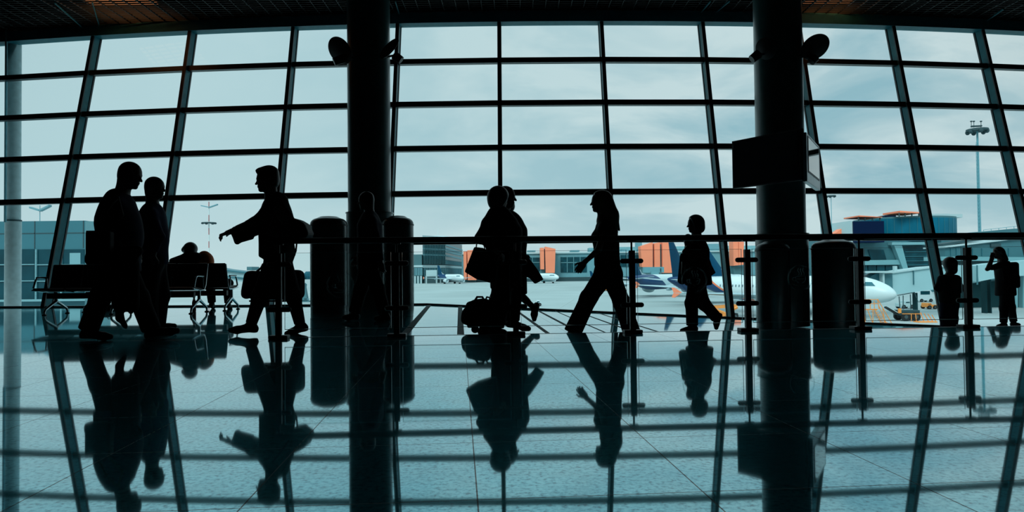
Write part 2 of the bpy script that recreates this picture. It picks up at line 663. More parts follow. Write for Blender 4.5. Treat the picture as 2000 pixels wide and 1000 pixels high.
# metal nosing along the slab edge, dark inlaid strips across the ramp
mb = MB()
a = Vector((RAMP_X - 0.5, rail_y(RAMP_X - 0.5) + EDGE - 0.012, 0.0015))
b = Vector((XR, rail_y(XR) + EDGE - 0.012, 0.0015))
mb.bar(a, b, 0.02, 0.003)
tag(mb.build('trim_1', MT['steel']), 'thin metal nosing along the edge of the upper floor', kind='structure')
gdir = Vector((-math.sin(GRID_ANG), math.cos(GRID_ANG), 0))
k = 2
for px, w in ((801, 0.085), (908, 0.085), (1094, 0.055), (1172, 0.05), (1312, 0.035), (1380, 0.03), (1235, 0.02)):
    p0 = P(px, 652, 8.15)
    X0 = p0.x
    y0 = rail_y(X0) + EDGE
    # walk along the grid direction up to the glass
    pts = []
    for i in range(13):
        t = (WD(X0) - 0.45 - y0) * i / 12
        q = Vector((X0, y0, 0)) + gdir * t
        q.z = zramp(q.x) + 0.002
        pts.append(q)
    mb = MB()
    for i in range(12):
        mb.bar(pts[i], pts[i + 1], w, 0.004)
    tag(mb.build('trim_%d' % k, MT['strip']), 'dark inlaid strip in the light stone floor', kind='structure')
    k += 1

# base channel of the glass front
mb = MB()
wl = wall_line(XL, XR, 60, 0.16)
for i in range(60):
    mb.bar(wl[i] + Vector((0, 0, 0.015)), wl[i + 1] + Vector((0, 0, 0.015)), 0.12, 0.03)
tag(mb.build('baseboard_front', MT['frame_edge']), 'dark base channel under the glass front', kind='structure')
# head beam
mb = MB()
for i in range(48):
    X0 = XL + (XR - XL) * i / 48
    X1 = XL + (XR - XL) * (i + 1) / 48
    mb.bar(WP(X0, Z_TOP + 0.13) - Vector((0, 0.12, 0)), WP(X1, Z_TOP + 0.13) - Vector((0, 0.12, 0)), 0.3, 0.26)
tag(mb.build('trim_%d' % k, MT['frame_teal']), 'head beam above the glass front', kind='structure')
k += 1

def wall_bar(mb, X0, X1, z, hgt, dep, off=0.0):
    t0, n0 = WN(X0)
    t1, n1 = WN(X1)
    s = Vector((0, LEAN, 1)).normalized()
    q = []
    a, b = WP(X0, z), WP(X1, z)
    for dz_ in (-hgt / 2, hgt / 2):
        q += [a + s * dz_ - n0 * dep + n0 * off, b + s * dz_ - n1 * dep + n1 * off, b + s * dz_ + n1 * off, a + s * dz_ + n0 * off]
    mb.hexa(q)
def mull(mb, X, z0, z1, w, d0, d1):
    t, n_ = WN(X)
    a, b = WP(X, z0), WP(X, z1)
    q = []
    for p in (a, b):
        q += [p - t * w / 2 + n_ * d0, p + t * w / 2 + n_ * d0, p + t * w / 2 + n_ * d1, p - t * w / 2 + n_ * d1]
    mb.hexa(q)

for i in range(len(MUL) - 1):
    X0, X1 = MUL[i], MUL[i + 1]
    wroot = empty('window_%d' % (i + 1), WP((X0 + X1) / 2, zramp(X0)), 'bay of the tall leaning glass front', kind='structure')
    zb = min(zramp(X0), zramp(X1))
    if i > 0:
        mb = MB()
        mull(mb, X0, zramp(X0), Z_TOP + 0.05, 0.075, -0.19, 0.0)
        mb.build('mullion', MT['frame_teal'], wroot)
        mb = MB()
        mull(mb, X0, zramp(X0), Z_TOP + 0.05, 0.085, -0.215, -0.185)
        mb.build('mullion_shade_face', MT['frame_edge'], wroot)  # near-black strip paints in the unlit inner face of the mullion
        mb = MB()
        mull(mb, X0, zramp(X0), Z_TOP + 0.05, 0.10, 0.015, 0.06)
        mb.build('gasket', MT['frame_edge'], wroot)
    rows = list(Z_ROWS)
    if X0 >= X_LOW0 - 0.01:
        rows = [Z_LOW] + rows
    for z in rows:
        mb = MB()
        wall_bar(mb, X0 + 0.04, X1 - 0.04, z, 0.135, 0.15)
        mb.build('transom', MT['frame_dark'], wroot)
    edges = [zb] + rows + [Z_TOP]
    for z0, z1 in zip(edges[:-1], edges[1:]):
        mb = MB()
        wall_bar(mb, X0, X1, (z0 + z1) / 2, (z1 - z0) * 1.035, 0.0, 0.010)
        t0, n0 = WN(X0)
        # a flat pane 10 mm thick
        mb = MB()
        q = []
        for z in (z0, z1):
            a, b = WP(X0, z), WP(X1, z)
            t1, n1 = WN(X1)
            q += [a, b, b + n1 * 0.01, a + n0 * 0.01]
        mb.hexa(q)
        mb.build('pane', MT['window_glass'], wroot)

# shell behind and beside the camera
mb = MB(); mb.b2((XL - 0.3, FB - 0.3, -0.4), (XR + 0.3, FB, 8.2))
tag(mb.build('wall_back', MT['wall_dark']), 'dark back wall of the hall', kind='structure')
for nm, x in (('wall_left', XL), ('wall_right', XR)):
    s = -1 if x < 0 else 1
    mb = MB()
    prof = [Vector((x, FB - 0.3, -1.3)), Vector((x, WD(x) - 0.5, -1.3)), Vector((x, WD(x) + LEAN * 7.2, 8.2)), Vector((x, FB - 0.3, 8.2))]
    mb.prism(prof, (0.3 * s, 0, 0))
    tag(mb.build(nm, MT['wall_dark']), 'dark side wall of the hall', kind='structure')
mb = MB(); mb.b2((XL - 0.3, FB - 0.3, 7.45), (XR + 0.3, 18.6, 7.75))
tag(mb.build('ceiling', MT['ceiling_black']), 'black soffit above the open ceiling grille', kind='structure')
mb = MB()
for i in range(40):
    X0 = XL + (XR - XL) * i / 40
    X1 = XL + (XR - XL) * (i + 1) / 40
    a, b = WP(X0, 7.2), WP(X1, 7.2)
    mb.bar(a, b, 0.25, 0.9)
tag(mb.build('wall_front', MT['wall_dark']), 'dark upstand closing the ceiling void over the glass', kind='structure')
# open cell grille
ZG = 6.93
mb = MB()
def grille_y1(X):
    return WD(X) + LEAN * (ZG - C_) - 0.28
x = XL + 0.05
while x < XR:
    mb.b2((x - 0.006, 13.2, ZG - 0.02), (x + 0.006, grille_y1(x), ZG + 0.02))
    x += 0.30
y = 13.2
while y < 17.4:
    # cross blades run the whole width, clipped to the front
    xs = [XL + 0.1, XR - 0.1]
    if y > grille_y1(0):
        xm = math.sqrt(max(0.0, ((y - LEAN * (ZG - C_) + 0.28) / 14.9 - 1) / 0.055)) * 11.5
        if xm < 13.4:
            mb.b2((-13.5, y - 0.006, ZG - 0.02), (-xm, y + 0.006, ZG + 0.02))
            mb.b2((xm, y - 0.006, ZG - 0.02), (13.5, y + 0.006, ZG + 0.02))
    else:
        mb.b2((xs[0], y - 0.006, ZG - 0.02), (xs[1], y + 0.006, ZG + 0.02))
    y += 0.12
tag(mb.build('ceiling_grille', MT['grille_metal']), 'dark open-cell metal grille under the ceiling', kind='structure')
for a, b in (((107, 6), (165, 57)), ((180, 4), (196, 57)), ((772, 2), (782, 35)), ((1388, 2), (1360, 35)), ((1425, 2), (1384, 36)), ((1960, 18), (1928, 40))):
    mb = MB()
    mb.bar(G(a[0], a[1], ZG - 0.035), G(b[0], b[1], ZG - 0.035), 0.02, 0.03)
    tag(mb.build('trim_%d' % k, MT['frame_teal']), 'thin metal ceiling rail between the grille fields', kind='structure')
    k += 1
for (x0, x1), lab in (((165, 300), 'warm orange ceiling light glowing through the grille at far left'), ((1575, 1670), 'warm orange ceiling light glowing through the grille above right column')):
    a = G((x0 + x1) / 2, 1, 7.2)
    w = (x1 - x0) / FPX * a.y / 2
    r = empty('ceiling_light', (a.x, a.y - 0.2, 7.2), lab, 'lamp', 'ceiling lights above the grille')
    mb = MB(); mb.b2((a.x - w - 0.05, a.y - 0.75, 7.22), (a.x + w + 0.05, a.y + 0.27, 7.45)); mb.build('housing', MT['black_metal'], r)
    mb = MB(); mb.b2((a.x - w, a.y - 0.7, 7.19), (a.x + w, a.y + 0.22, 7.22)); mb.build('diffuser', MT['lamp_warm'], r)

# ---------------------------------------------------------------- columns
def column(px0, px1, ring_y, Y, rad, lab):
    c = P((px0 + px1) / 2, 520, Y)
    z0 = zramp(c.x)
    r = empty('column', (c.x, c.y, z0), lab, 'column', 'round columns by the glass front')
    zr = P((px0 + px1) / 2, ring_y, Y - rad).z
    mb = MB(); mb.lathe([(rad, zr + 0.03), (rad, 7.45)], (c.x, c.y, 0), 64); mb.build('shaft', MT['column_paint'], r, smooth=True)
    mb = MB(); mb.lathe([(rad + 0.035, z0), (rad + 0.035, zr), (rad + 0.03, zr + 0.012)], (c.x, c.y, 0), 64); mb.build('base_cladding', MT['column_paint'], r, smooth=True)
    mb = MB(); mb.lathe([(rad + 0.03, zr), (rad + 0.05, zr + 0.006), (rad + 0.05, zr + 0.022), (rad + 0.005, zr + 0.03)], (c.x, c.y, 0), 64); mb.build('collar', MT['column_paint'], r, smooth=True)
    return c
colL = column(681, 764, 414, 13.75, 0.425, 'thick dark round column behind the walking man, left of centre')
colR = column(1482, 1573, 457, 12.95, 0.435, 'thick dark round column carrying the hanging screens')

def air_tower(px0, px1, ytop, Y, lab):
    c = P((px0 + px1) / 2, 520, Y)
    rad = (px1 - px0) / 2 / FPX * Y
    z0 = zramp(c.x + rad * 0.3) - 0.01
    zt = P((px0 + px1) / 2, ytop, Y).z
    r = empty('air_outlet_tower', (c.x, c.y, z0), lab, 'air outlet', 'cylindrical air outlet towers')
    mb = MB(); mb.lathe([(rad, z0 + 0.12), (rad, zt - 0.16)], (c.x, c.y, 0), 56); mb.build('body', MT['tower_paint'], r, smooth=True)
    mb = MB(); mb.lathe([(rad * 0.985, z0), (rad * 0.985, z0 + 0.12)], (c.x, c.y, 0), 56); mb.build('plinth', MT['column_paint'], r, smooth=True)
    prof = [(rad, zt - 0.16)]
    for i in range(1, 8):
        t = math.pi / 2 * i / 8
        prof.append((rad - 0.13 * (1 - math.cos(t)) , zt - 0.16 + 0.115 * math.sin(t)))
    prof += [(rad * 0.45, zt - 0.012), (0.02, zt)]
    mb = MB(); mb.lathe(prof, (c.x, c.y, 0), 56); mb.build('domed_cap', MT['tower_cap'], r, smooth=True)
    mb = MB()
    mb.lathe([(rad + 0.004, zt - 0.19), (rad + 0.008, zt - 0.18), (rad + 0.008, zt - 0.165), (rad + 0.003, zt - 0.16)], (c.x, c.y, 0), 56)
    mb.build('seam', MT['black_metal'], r, smooth=True)
air_tower(607, 678, 422, 12.45, 'dark dome-topped air outlet tower standing left of the left column')
air_tower(747, 808, 421, 12.7, 'dark dome-topped air outlet tower standing right of the left column')
air_tower(1477, 1541, 470, 12.25, 'dark dome-topped air outlet tower in front of the right column')
air_tower(1588, 1668, 467, 12.6, 'dark dome-topped air outlet tower standing right of the right column')

# round reflectors clamped to the columns
def reflector(px, py, rx, ry, rot, Y, depth_tilt, arm_to, lamp, lab):
    c = P(px, py, Y)
    R_ = rx / FPX * Y
    r = empty('reflector_lamp', c, lab, 'lamp', 'round reflectors clamped to the columns')
    # a shallow dish whose disc is seen as an ellipse: turned about its long axis
    tilt = math.acos(min(1, ry / rx))
    ux = r_ * math.cos(rot) + u_ * math.sin(rot)
    uy = -r_ * math.sin(rot) + u_ * math.cos(rot)
    nrm = (f_ * -1)
    y2 = uy * math.cos(tilt) + nrm * math.sin(tilt) * depth_tilt
    n2 = ux.cross(y2)
    mb = MB()
    rings = []
    for rr, dd in ((0.02, 0.05), (R_ * 0.5, 0.04), (R_ * 0.97, 0.012), (R_, 0.0), (R_ * 0.97, -0.006), (R_ * 0.5, 0.022), (0.02, 0.03)):
        rings.append([c + (ux * math.cos(2 * math.pi * i / 40) + y2 * math.sin(2 * math.pi * i / 40)) * rr + n2 * dd for i in range(40)])
    mb.rings(rings)
    mb.build('dish', MT['tv_back'], r, smooth=True)
    a = P(*arm_to)
    mb = MB(); mb.tube([c + n2 * 0.03, (c + a) / 2 + Vector((0, 0, -0.06)), a], 0.022, 10); mb.build('arm', MT['black_metal'], r)
    l0, l1 = P(*lamp[0]), P(*lamp[1])
    mb = MB(); mb.tube([l0, l1], [0.075, 0.085], 16); mb.build('lamp_head', MT['black_metal'], r)
    mb = MB(); mb.tube([l1, a], 0.02, 10); mb.build('bracket', MT['black_metal'], r)
reflector(664, 99, 28, 20, -0.65, 13.15, 1, (690, 112, 13.42), ((652, 121, 13.1), (672, 114, 13.15)), 'round dark reflector dish on left side of the left column')
reflector(760, 95, 26, 15.5, 0.85, 13.15, -1, (752, 112, 13.42), ((784, 118, 13.15), (770, 108, 13.15)), 'small tilted reflector dish on right side of the left column')
reflector(1592, 92, 28, 20, 0.12, 12.45, 1, (1552, 110, 12.66), ((1584, 121, 12.5), (1592, 112, 12.5)), 'large round reflector dish sticking out right of the screen column')
reflector(1496, 95, 22, 12, -1.0, 12.35, 1, (1506, 108, 12.55), ((1468, 116, 12.3), (1482, 105, 12.3)), 'reflector dish in front of the screen column at its left edge')

# ---------------------------------------------------------------- screens on the right column
def quad_panel(mb, q, th):
    q = [Vector(p) for p in q]
    n_ = (q[1] - q[0]).cross(q[3] - q[0]).normalized()
    mb.hexa([p for p in q] + [p + n_ * th for p in q])
    return n_
# big screen seen from behind: its left end is nearer the glass than its right end
a0, a1 = P(1437, 369, 12.75), P(1437, 277, 12.75)
zb_, zt_ = a0.z, a1.z
B = P(1571, 320, 11.6)
A = a0
q = [Vector((A.x, A.y, zb_)), Vector((B.x, B.y, zb_)), Vector((B.x, B.y, zt_)), Vector((A.x, A.y, zt_))]
r = empty('wall_screen', (q[0] + q[1]) / 2, 'big flat screen seen from behind on the left of the right column', 'screen', 'flat screens hanging on the right column')
mb = MB(); nn = quad_panel(mb, q, 0.09); mb.build('casing', MT['tv_back'], r, bevel=0.006)
mb = MB(); cn = (q[0] + q[2]) / 2; mb.bar(cn + nn * 0.05, Vector((colR.x, colR.y, cn.z)) , 0.1, 0.25); mb.build('bracket', MT['black_metal'], r)
ins = [cn + (p - cn) * 0.94 + nn * (0.092) for p in q]
mb = MB(); quad_panel(mb, ins, 0.004); mb.build('display', MT['screen'], r)
# second screen, facing right
A = P(1576, 320, 11.55)
B = P(1601, 325, 12.95)
zt1, zb1 = P(1576, 258, A.y).z, P(1576, 354, A.y).z
q = [Vector((A.x, A.y, zb1)), Vector((B.x, B.y, zb1)), Vector((B.x, B.y, zt1)), Vector((A.x, A.y, zt1))]
r = empty('wall_screen', (q[0] + q[1]) / 2, 'silver framed screen seen edge-on, facing right on the right column', 'screen', 'flat screens hanging on the right column')
mb = MB(); nn = quad_panel(mb, q, -0.08); mb.build('casing', MT['tv_silver'], r, bevel=0.006)
cn = (q[0] + q[2]) / 2
def inset(q, u0_, u1_, v0, v1, off):
    e, g_ = q[1] - q[0], q[3] - q[0]
    return [q[0] + e * u + g_ * v + nn * off for u, v in ((u0_, v0), (u1_, v0), (u1_, v1), (u0_, v1))]
mb = MB(); quad_panel(mb, inset(q, 0.07, 0.93, 0.2, 0.95, 0.0), 0.006); mb.build('bezel', MT['black_metal'], r)
mb = MB(); quad_panel(mb, inset(q, 0.1, 0.9, 0.235, 0.925, 0.006), 0.004); mb.build('display', MT['screen'], r)
mb = MB(); mb.bar(cn - nn * 0.07, Vector((colR.x, colR.y, cn.z)), 0.1, 0.25); mb.build('bracket', MT['black_metal'], r)

# ---------------------------------------------------------------- balustrade
X0r, X1r = -2.47, 13.2
ZH = P(775, 469, rail_y(-1.2)).z
rl = empty('balustrade', (X0r, rail_y(X0r), 0), 'long black handrail with glass panels and steel posts along the walkway edge', 'balustrade')
mb = MB()
mb.bar((X0r - 0.06, rail_y(X0r - 0.06), ZH), (X1r, rail_y(X1r), ZH), 0.075, 0.062)
mb.build('handrail', MT['rail_black'], rl, bevel=0.012)
post_px = [545, 775, 1007, 1235, 1460, 1680, 1890]
post_X = []
for p in post_px:
    Y = 7.4
    for _ in range(5):
        X = P(p, 600, Y).x
        Y = rail_y(X)
    post_X.append(X)
dxp = (post_X[-1] - post_X[0]) / 6
while post_X[-1] + dxp < X1r:
    post_X.append(post_X[-1] + dxp)
rd = Vector((1, 0.0566, 0)).normalized()
rn = Vector((-rd.y, rd.x, 0))
proto = None
for i, X in enumerate(post_X):
    c = Vector((X, rail_y(X), 0))
    if proto is None:
        mb = MB()
        mb.bar(c + rn * 0.028 + Vector((0, 0, 0.02)), c + rn * 0.028 + Vector((0, 0, 0.9)), 0.03, 0.012, rn)
        mb.bar(c - rn * 0.028 + Vector((0, 0, 0.02)), c - rn * 0.028 + Vector((0, 0, 0.9)), 0.062, 0.014, rn)
        mb.bar(c + Vector((0, 0, 0.04)), c + Vector((0, 0, 0.9)), 0.052, 0.05, rn)
        post = mb.build('post', MT['black_metal'], rl)
        mb = MB(); mb.tube([c + Vector((0, 0, 0.88)), c + Vector((0, 0, ZH - 0.02))], 0.011, 10); mb.build('stem', MT['black_metal'], post)
        mb = MB(); mb.bar(c + Vector((0, 0, 0)), c + Vector((0, 0, 0.035)), 0.2, 0.12, rn); mb.build('foot_plate', MT['black_metal'], post, bevel=0.008)
        mb = MB(); mb.bar(c - rd * 0.045 + Vector((0, 0, ZH - 0.036)), c + rd * 0.045 + Vector((0, 0, ZH - 0.036)), 0.05, 0.014); mb.build('saddle', MT['black_metal'], post)
        for z in (0.305, 0.785):
            for s in (-1, 1):
                mb = MB()
                mb.tube([c + rd * s * 0.02 + Vector((0, 0, z)), c + rd * s * 0.105 + Vector((0, 0, z)), c + rd * s * 0.12 + Vector((0, 0, z)), c + rd * s * 0.128 + Vector((0, 0, z))], [0.027, 0.027, 0.021, 0.008], 16)
                mb.build('clamp', MT['black_metal'], post, smooth=True)
        proto = post
        c_first = c
    else:
        pc = copy_tree(proto, rl)
        pc.location = c - c_first
# glass: one panel per field, clamped between posts
for i in range(len(post_X) - 1):
    Xa, Xb = post_X[i], post_X[i + 1]
    if Xa > 9.5:
        break
    a = Vector((Xa, rail_y(Xa), 0)) + rd * 0.06
    b = Vector((Xb, rail_y(Xb), 0)) - rd * 0.06
    z0, z1 = 0.095, 0.905
    mb = MB()
    mb.bar(a + Vector((0, 0, (z0 + z1) / 2)), b + Vector((0, 0, (z0 + z1) / 2)), 0.010, z1 - z0)
    gp = mb.build('glass_panel', MT['rail_glass'], rl)
    mb = MB()
    mb.bar(a + Vector((0, 0, z0)), b + Vector((0, 0, z0)), 0.0102, 0.006)
    mb.bar(a + Vector((0, 0, z1)), b + Vector((0, 0, z1)), 0.0102, 0.003)
    mb.bar(a + Vector((0, 0, z0)), a + Vector((0, 0, z1)), 0.0102, 0.003, rd)
    mb.bar(b + Vector((0, 0, z0)), b + Vector((0, 0, z1)), 0.0102, 0.003, rd)
    mb.build('edge_glint', MT['glass_edge'], gp)  # pale strips imitate light caught along the panel rim
    for pxs in ((665, 556), (1355, 547), (1562, 543)):
        Y = rail_y(P(pxs[0], pxs[1], 7.5).x)
        p = P(pxs[0], pxs[1], Y)
        if Xa < p.x < Xb:
            p.y = rail_y(p.x)
            R_ = 0.142
            mb = MB()
            o = -rn * 0.007
            def ring_(cx_, cz_, ra, rb, wd, a0=0, a1=2 * math.pi, sg=40, rot=0):
                pts_i, pts_o = [], []
                for j in range(sg + 1):
                    t = a0 + (a1 - a0) * j / sg
                    for L_, kx in ((pts_i, -wd / 2), (pts_o, wd / 2)):
                        x_, z_ = (ra + kx) * math.cos(t), (rb + kx) * math.sin(t)
                        x2 = x_ * math.cos(rot) - z_ * math.sin(rot)
                        z2 = x_ * math.sin(rot) + z_ * math.cos(rot)
                        L_.append(p + rd * (cx_ + x2) + Vector((0, 0, cz_ + z2)) + o)
                for j in range(sg):
                    mb.add([pts_i[j], pts_i[j + 1], pts_o[j + 1], pts_o[j]] + [v_ - rn * 0.0012 for v_ in (pts_i[j], pts_i[j + 1], pts_o[j + 1], pts_o[j])],
                           [(0, 1, 2, 3), (7, 6, 5, 4), (0, 4, 5, 1), (1, 5, 6, 2), (2, 6, 7, 3), (3, 7, 4, 0)])
            ring_(0, 0, R_, R_, 0.007)
            ring_(0, 0, R_ * 0.93, R_ * 0.93, 0.003)
            # a cup on a saucer with steam above it
            ring_(0.005, 0.005, 0.058, 0.062, 0.008, math.pi, 2 * math.pi, 24)
            ring_(0.005, 0.005, 0.058, 0.016, 0.007, 0, 2 * math.pi, 24)
            ring_(-0.062, -0.012, 0.022, 0.020, 0.008, 0.9, 5.4, 16)
            ring_(0.005, -0.066, 0.085, 0.018, 0.008, math.pi, 2 * math.pi, 24)
            for dx_ in (-0.02, 0.008, 0.036):
                ring_(dx_, 0.052, 0.010, 0.018, 0.006, -1.4, 1.5, 10)
                ring_(dx_ + 0.004, 0.085, 0.010, 0.018, 0.006, 1.6, 4.5, 10)
            mb.build('round_emblem', MT['frosted'], gp)
# ================================================================ seats
def bench(x_l, x_r, y_front, y_back, facing, n, lab):
    """row of seats; facing -1 looks at the camera, +1 looks at the glass"""
    yc = (y_front + y_back) / 2
    r = empty('airport_bench', ((x_l + x_r) / 2, yc, 0), lab, 'bench', 'rows of terminal seats by the glass')
    s = facing
    w = (x_r - x_l) / n
    mb = MB(); mb.bar((x_l + 0.1, yc, 0.33), (x_r - 0.1, yc, 0.33), 0.08, 0.10); mb.build('beam', MT['black_metal'], r, bevel=0.008)
    p_seat = p_back = None
    for i in range(n):
        xa, xb = x_l + w * i + 0.015, x_l + w * (i + 1) - 0.015
        if p_seat is None:
            cx_ = xa
            prof = [(s * 0.27, 0.435), (s * 0.285, 0.455), (s * 0.24, 0.478), (s * 0.0, 0.452), (-s * 0.2, 0.43), (-s * 0.2, 0.40), (s * 0.0, 0.41), (s * 0.2, 0.425)]
            mb = MB(); mb.prism([Vector((xa, yc + a, z)) for a, z in prof], (xb - xa, 0, 0)); p_seat = mb.build('seat', MT['seat_black'], r, bevel=0.004)
            prof = [(-s * 0.20, 0.44), (-s * 0.165, 0.44), (-s * 0.22, 0.66), (-s * 0.285, 0.90), (-s * 0.315, 0.905), (-s * 0.255, 0.66)]
            mb = MB(); mb.prism([Vector((xa, yc + a, z)) for a, z in prof], (xb - xa, 0, 0)); p_back = mb.build('backrest', MT['seat_black'], r, bevel=0.004)
        else:
            for pr in (p_seat, p_back):
                c = copy_tree(pr, r)
                c.location = (w * i, 0, 0)
    def armrest(x):
        mb = MB()
        pts = [(s * 0.24, 0.47), (s * 0.19, 0.60), (s * 0.15, 0.655), (s * 0.08, 0.665), (-s * 0.13, 0.655)]
        pts = [Vector((x, yc + a, z)) for a, z in pts]
        mb.tube(pts, 0.016, 10)
        mb.tube([Vector((x, yc - s * 0.10, 0.655)), Vector((x, yc - s * 0.12, 0.45))], 0.014, 8)
        mb.build('armrest', MT['aluminium'], r, smooth=True)
        mb = MB(); mb.bar(pts[2] + Vector((0, 0, 0.016)), pts[4] + Vector((0, 0, 0.016)), 0.045, 0.014); mb.build('arm_pad', MT['seat_black'], r, bevel=0.004)
    def bracket(x):
        # bright edge frame that carries seat and back
        mb = MB()
        pts = [(s * 0.27, 0.44), (s * 0.0, 0.405), (-s * 0.16, 0.41), (-s * 0.22, 0.50), (-s * 0.27, 0.72), (-s * 0.31, 0.89)]
        mb.tube([Vector((x, yc + a, z)) for a, z in pts], 0.012, 8)
        mb.build('side_frame', MT['aluminium'], r, smooth=True)
    def leg(x):
        mb = MB(); mb.tube([Vector((x, yc, 0.40)), Vector((x, yc, 0.22))], [0.026, 0.03], 12)
        lg = mb.build('leg', MT['aluminium'], r, smooth=True)
        for d in (-1, 1):
            mb = MB(); mb.tube([Vector((x, yc, 0.235)), Vector((x, yc + d * 0.12, 0.18)), Vector((x, yc + d * 0.29, 0.095)), Vector((x, yc + d * 0.315, 0.05)), Vector((x, yc + d * 0.315, 0.02))], [0.03, 0.026, 0.021, 0.018, 0.016], 12)
            mb.build('foot', MT['aluminium'], lg, smooth=True)
            mb = MB(); mb.lathe([(0.038, 0.0), (0.038, 0.012), (0.02, 0.022)], (x, yc + d * 0.315, 0), 16); mb.build('glide', MT['black_metal'], lg)
    for x in (x_l, x_r):
        armrest(x); bracket(x)
    for i in range(1, n):
        bracket(x_l + w * i)
        if i % 2 == 0:
            armrest(x_l + w * i)
    for x in (x_l + 0.25, (x_l + x_r) / 2, x_r - 0.02):
        leg(x)
bench(-8.52, -5.66, 12.25, 12.65, -1, 5, 'row of black terminal seats facing the camera, nearest to the walking men')
bench(-8.35, -5.42, 13.1, 13.5, 1, 5, 'row of black terminal seats facing the glass, under the person in orange')

b0 = G(379, 608.5, 0)
r = empty('red_bottle', b0, 'tall red bottle standing on the floor under the seats', 'bottle')
mb = MB(); mb.lathe([(0.03, 0), (0.036, 0.01), (0.036, 0.17), (0.03, 0.20), (0.016, 0.235), (0.016, 0.25)], b0, 20); mb.build('body', MT['bottle_red'], r, smooth=True)
mb = MB(); mb.lathe([(0.019, 0.25), (0.019, 0.285)], b0, 16); mb.build('cap', MT['black_metal'], r, smooth=True)

# ================================================================ people
def vmix(a, b, t):
    return a + (b - a) * t

def hand_prims(w, d, n, curl, S=1.0, side=1, spread=0.0):
    """palm and five fingers: d points along the hand, n out of the back of it"""
    d = d.normalized()
    n = (n - d * n.dot(d)).normalized()
    l = d.cross(n) * side
    R = np.array([[d.x, l.x, n.x], [d.y, l.y, n.y], [d.z, l.z, n.z]])
    out = [rc(w - d * 0.02, w + d * 0.03, 0.026 * S, 0.026 * S, 0.02),
           bx(w + d * 0.055 * S, (0.05 * S, 0.042 * S, 0.016 * S), 0.014 * S, R, 0.015)]
    for i, L in enumerate((0.058, 0.075, 0.07, 0.054)):
        t = (i - 1.5)
        b = w + d * (0.092 - 0.006 * abs(t)) * S - l * t * 0.0215 * S
        dd = (d - l * t * (0.06 + spread)).normalized()
        a1 = curl * (0.75 + 0.12 * i)
        m = b + (dd * math.cos(a1 * 0.6) - n * math.sin(a1 * 0.6)) * L * 0.5 * S
        e = m + (dd * math.cos(a1 * 1.5) - n * math.sin(a1 * 1.5)) * L * 0.5 * S
        out += [rc(b, m, 0.0098 * S, 0.0092 * S, 0.006), rc(m, e, 0.0092 * S, 0.0078 * S, 0.006)]
    b = w + d * 0.025 * S + l * 0.032 * S
    m = b + (d * 0.55 + l * 0.7 - n * 0.35).normalized() * 0.04 * S
    e = m + (d * 0.9 + l * 0.25 - n * 0.4).normalized() * 0.034 * S
    out += [rc(b, m, 0.014 * S, 0.0115 * S, 0.012), rc(m, e, 0.0115 * S, 0.009 * S, 0.006)]
    return out

def head_frame(face, tilt):
    """face: horizontal unit vector the head looks along; tilt: chin down in radians"""
    up = Vector((0, 0, 1))
    fw = (face * math.cos(tilt) - up * math.sin(tilt)).normalized()
    lt = up.cross(face).normalized()
    u2 = fw.cross(lt) * 1.0
    if u2.z < 0:
        u2 = -u2
    return fw, lt, u2

def head_prims(c, face, tilt, S, neck, nr=0.055):
    fw, lt, u2 = head_frame(face, tilt)
    R = np.array([[fw.x, lt.x, u2.x], [fw.y, lt.y, u2.y], [fw.z, lt.z, u2.z]])
    def q(a, b, z):
        return c + (fw * a + lt * b + u2 * z) * S
    o = [rc(neck, q(-0.025, 0, -0.06), nr * 1.08, nr, 0.04),
         el(q(-0.010, 0, 0.03), (0.098 * S, 0.077 * S, 0.086 * S), R, 0.03), el(q(-0.038, 0, -0.02), (0.068 * S, 0.066 * S, 0.085 * S), R, 0.04),
         rc(q(-0.045, 0, -0.06), neck, 0.055 * S, nr * 1.12, 0.04),
         el(q(0.028, 0, -0.03), (0.058 * S, 0.058 * S, 0.082 * S), R, 0.03),
         rc(q(-0.01, 0, -0.06), q(0.062, 0, -0.097), 0.045 * S, 0.020 * S, 0.03),
         rc(q(0.078, 0, 0.008), q(0.103, 0, -0.030), 0.009 * S, 0.0125 * S, 0.012),
         el(q(0.07, 0, 0.018), (0.018 * S, 0.048 * S, 0.012 * S), R, 0.015),
         el(q(0.081, 0, -0.056), (0.012 * S, 0.022 * S, 0.006 * S), R, 0.006),
         el(q(0.079, 0, -0.068), (0.012 * S, 0.019 * S, 0.006 * S), R, 0.006)]
    for s in (-1, 1):
        o.append(cut(el(q(0.088, 0.031 * s, 0.0), (0.012 * S, 0.015 * S, 0.009 * S), R, 0.006)))
        o.append(el(q(0.072, 0.031 * s, 0.0), (0.012 * S, 0.0115 * S, 0.0105 * S), R, 0.003))
        o.append(el(q(-0.008, 0.076 * s, -0.012), (0.019 * S, 0.008 * S, 0.032 * S), R, 0.006))
    return o, q, R

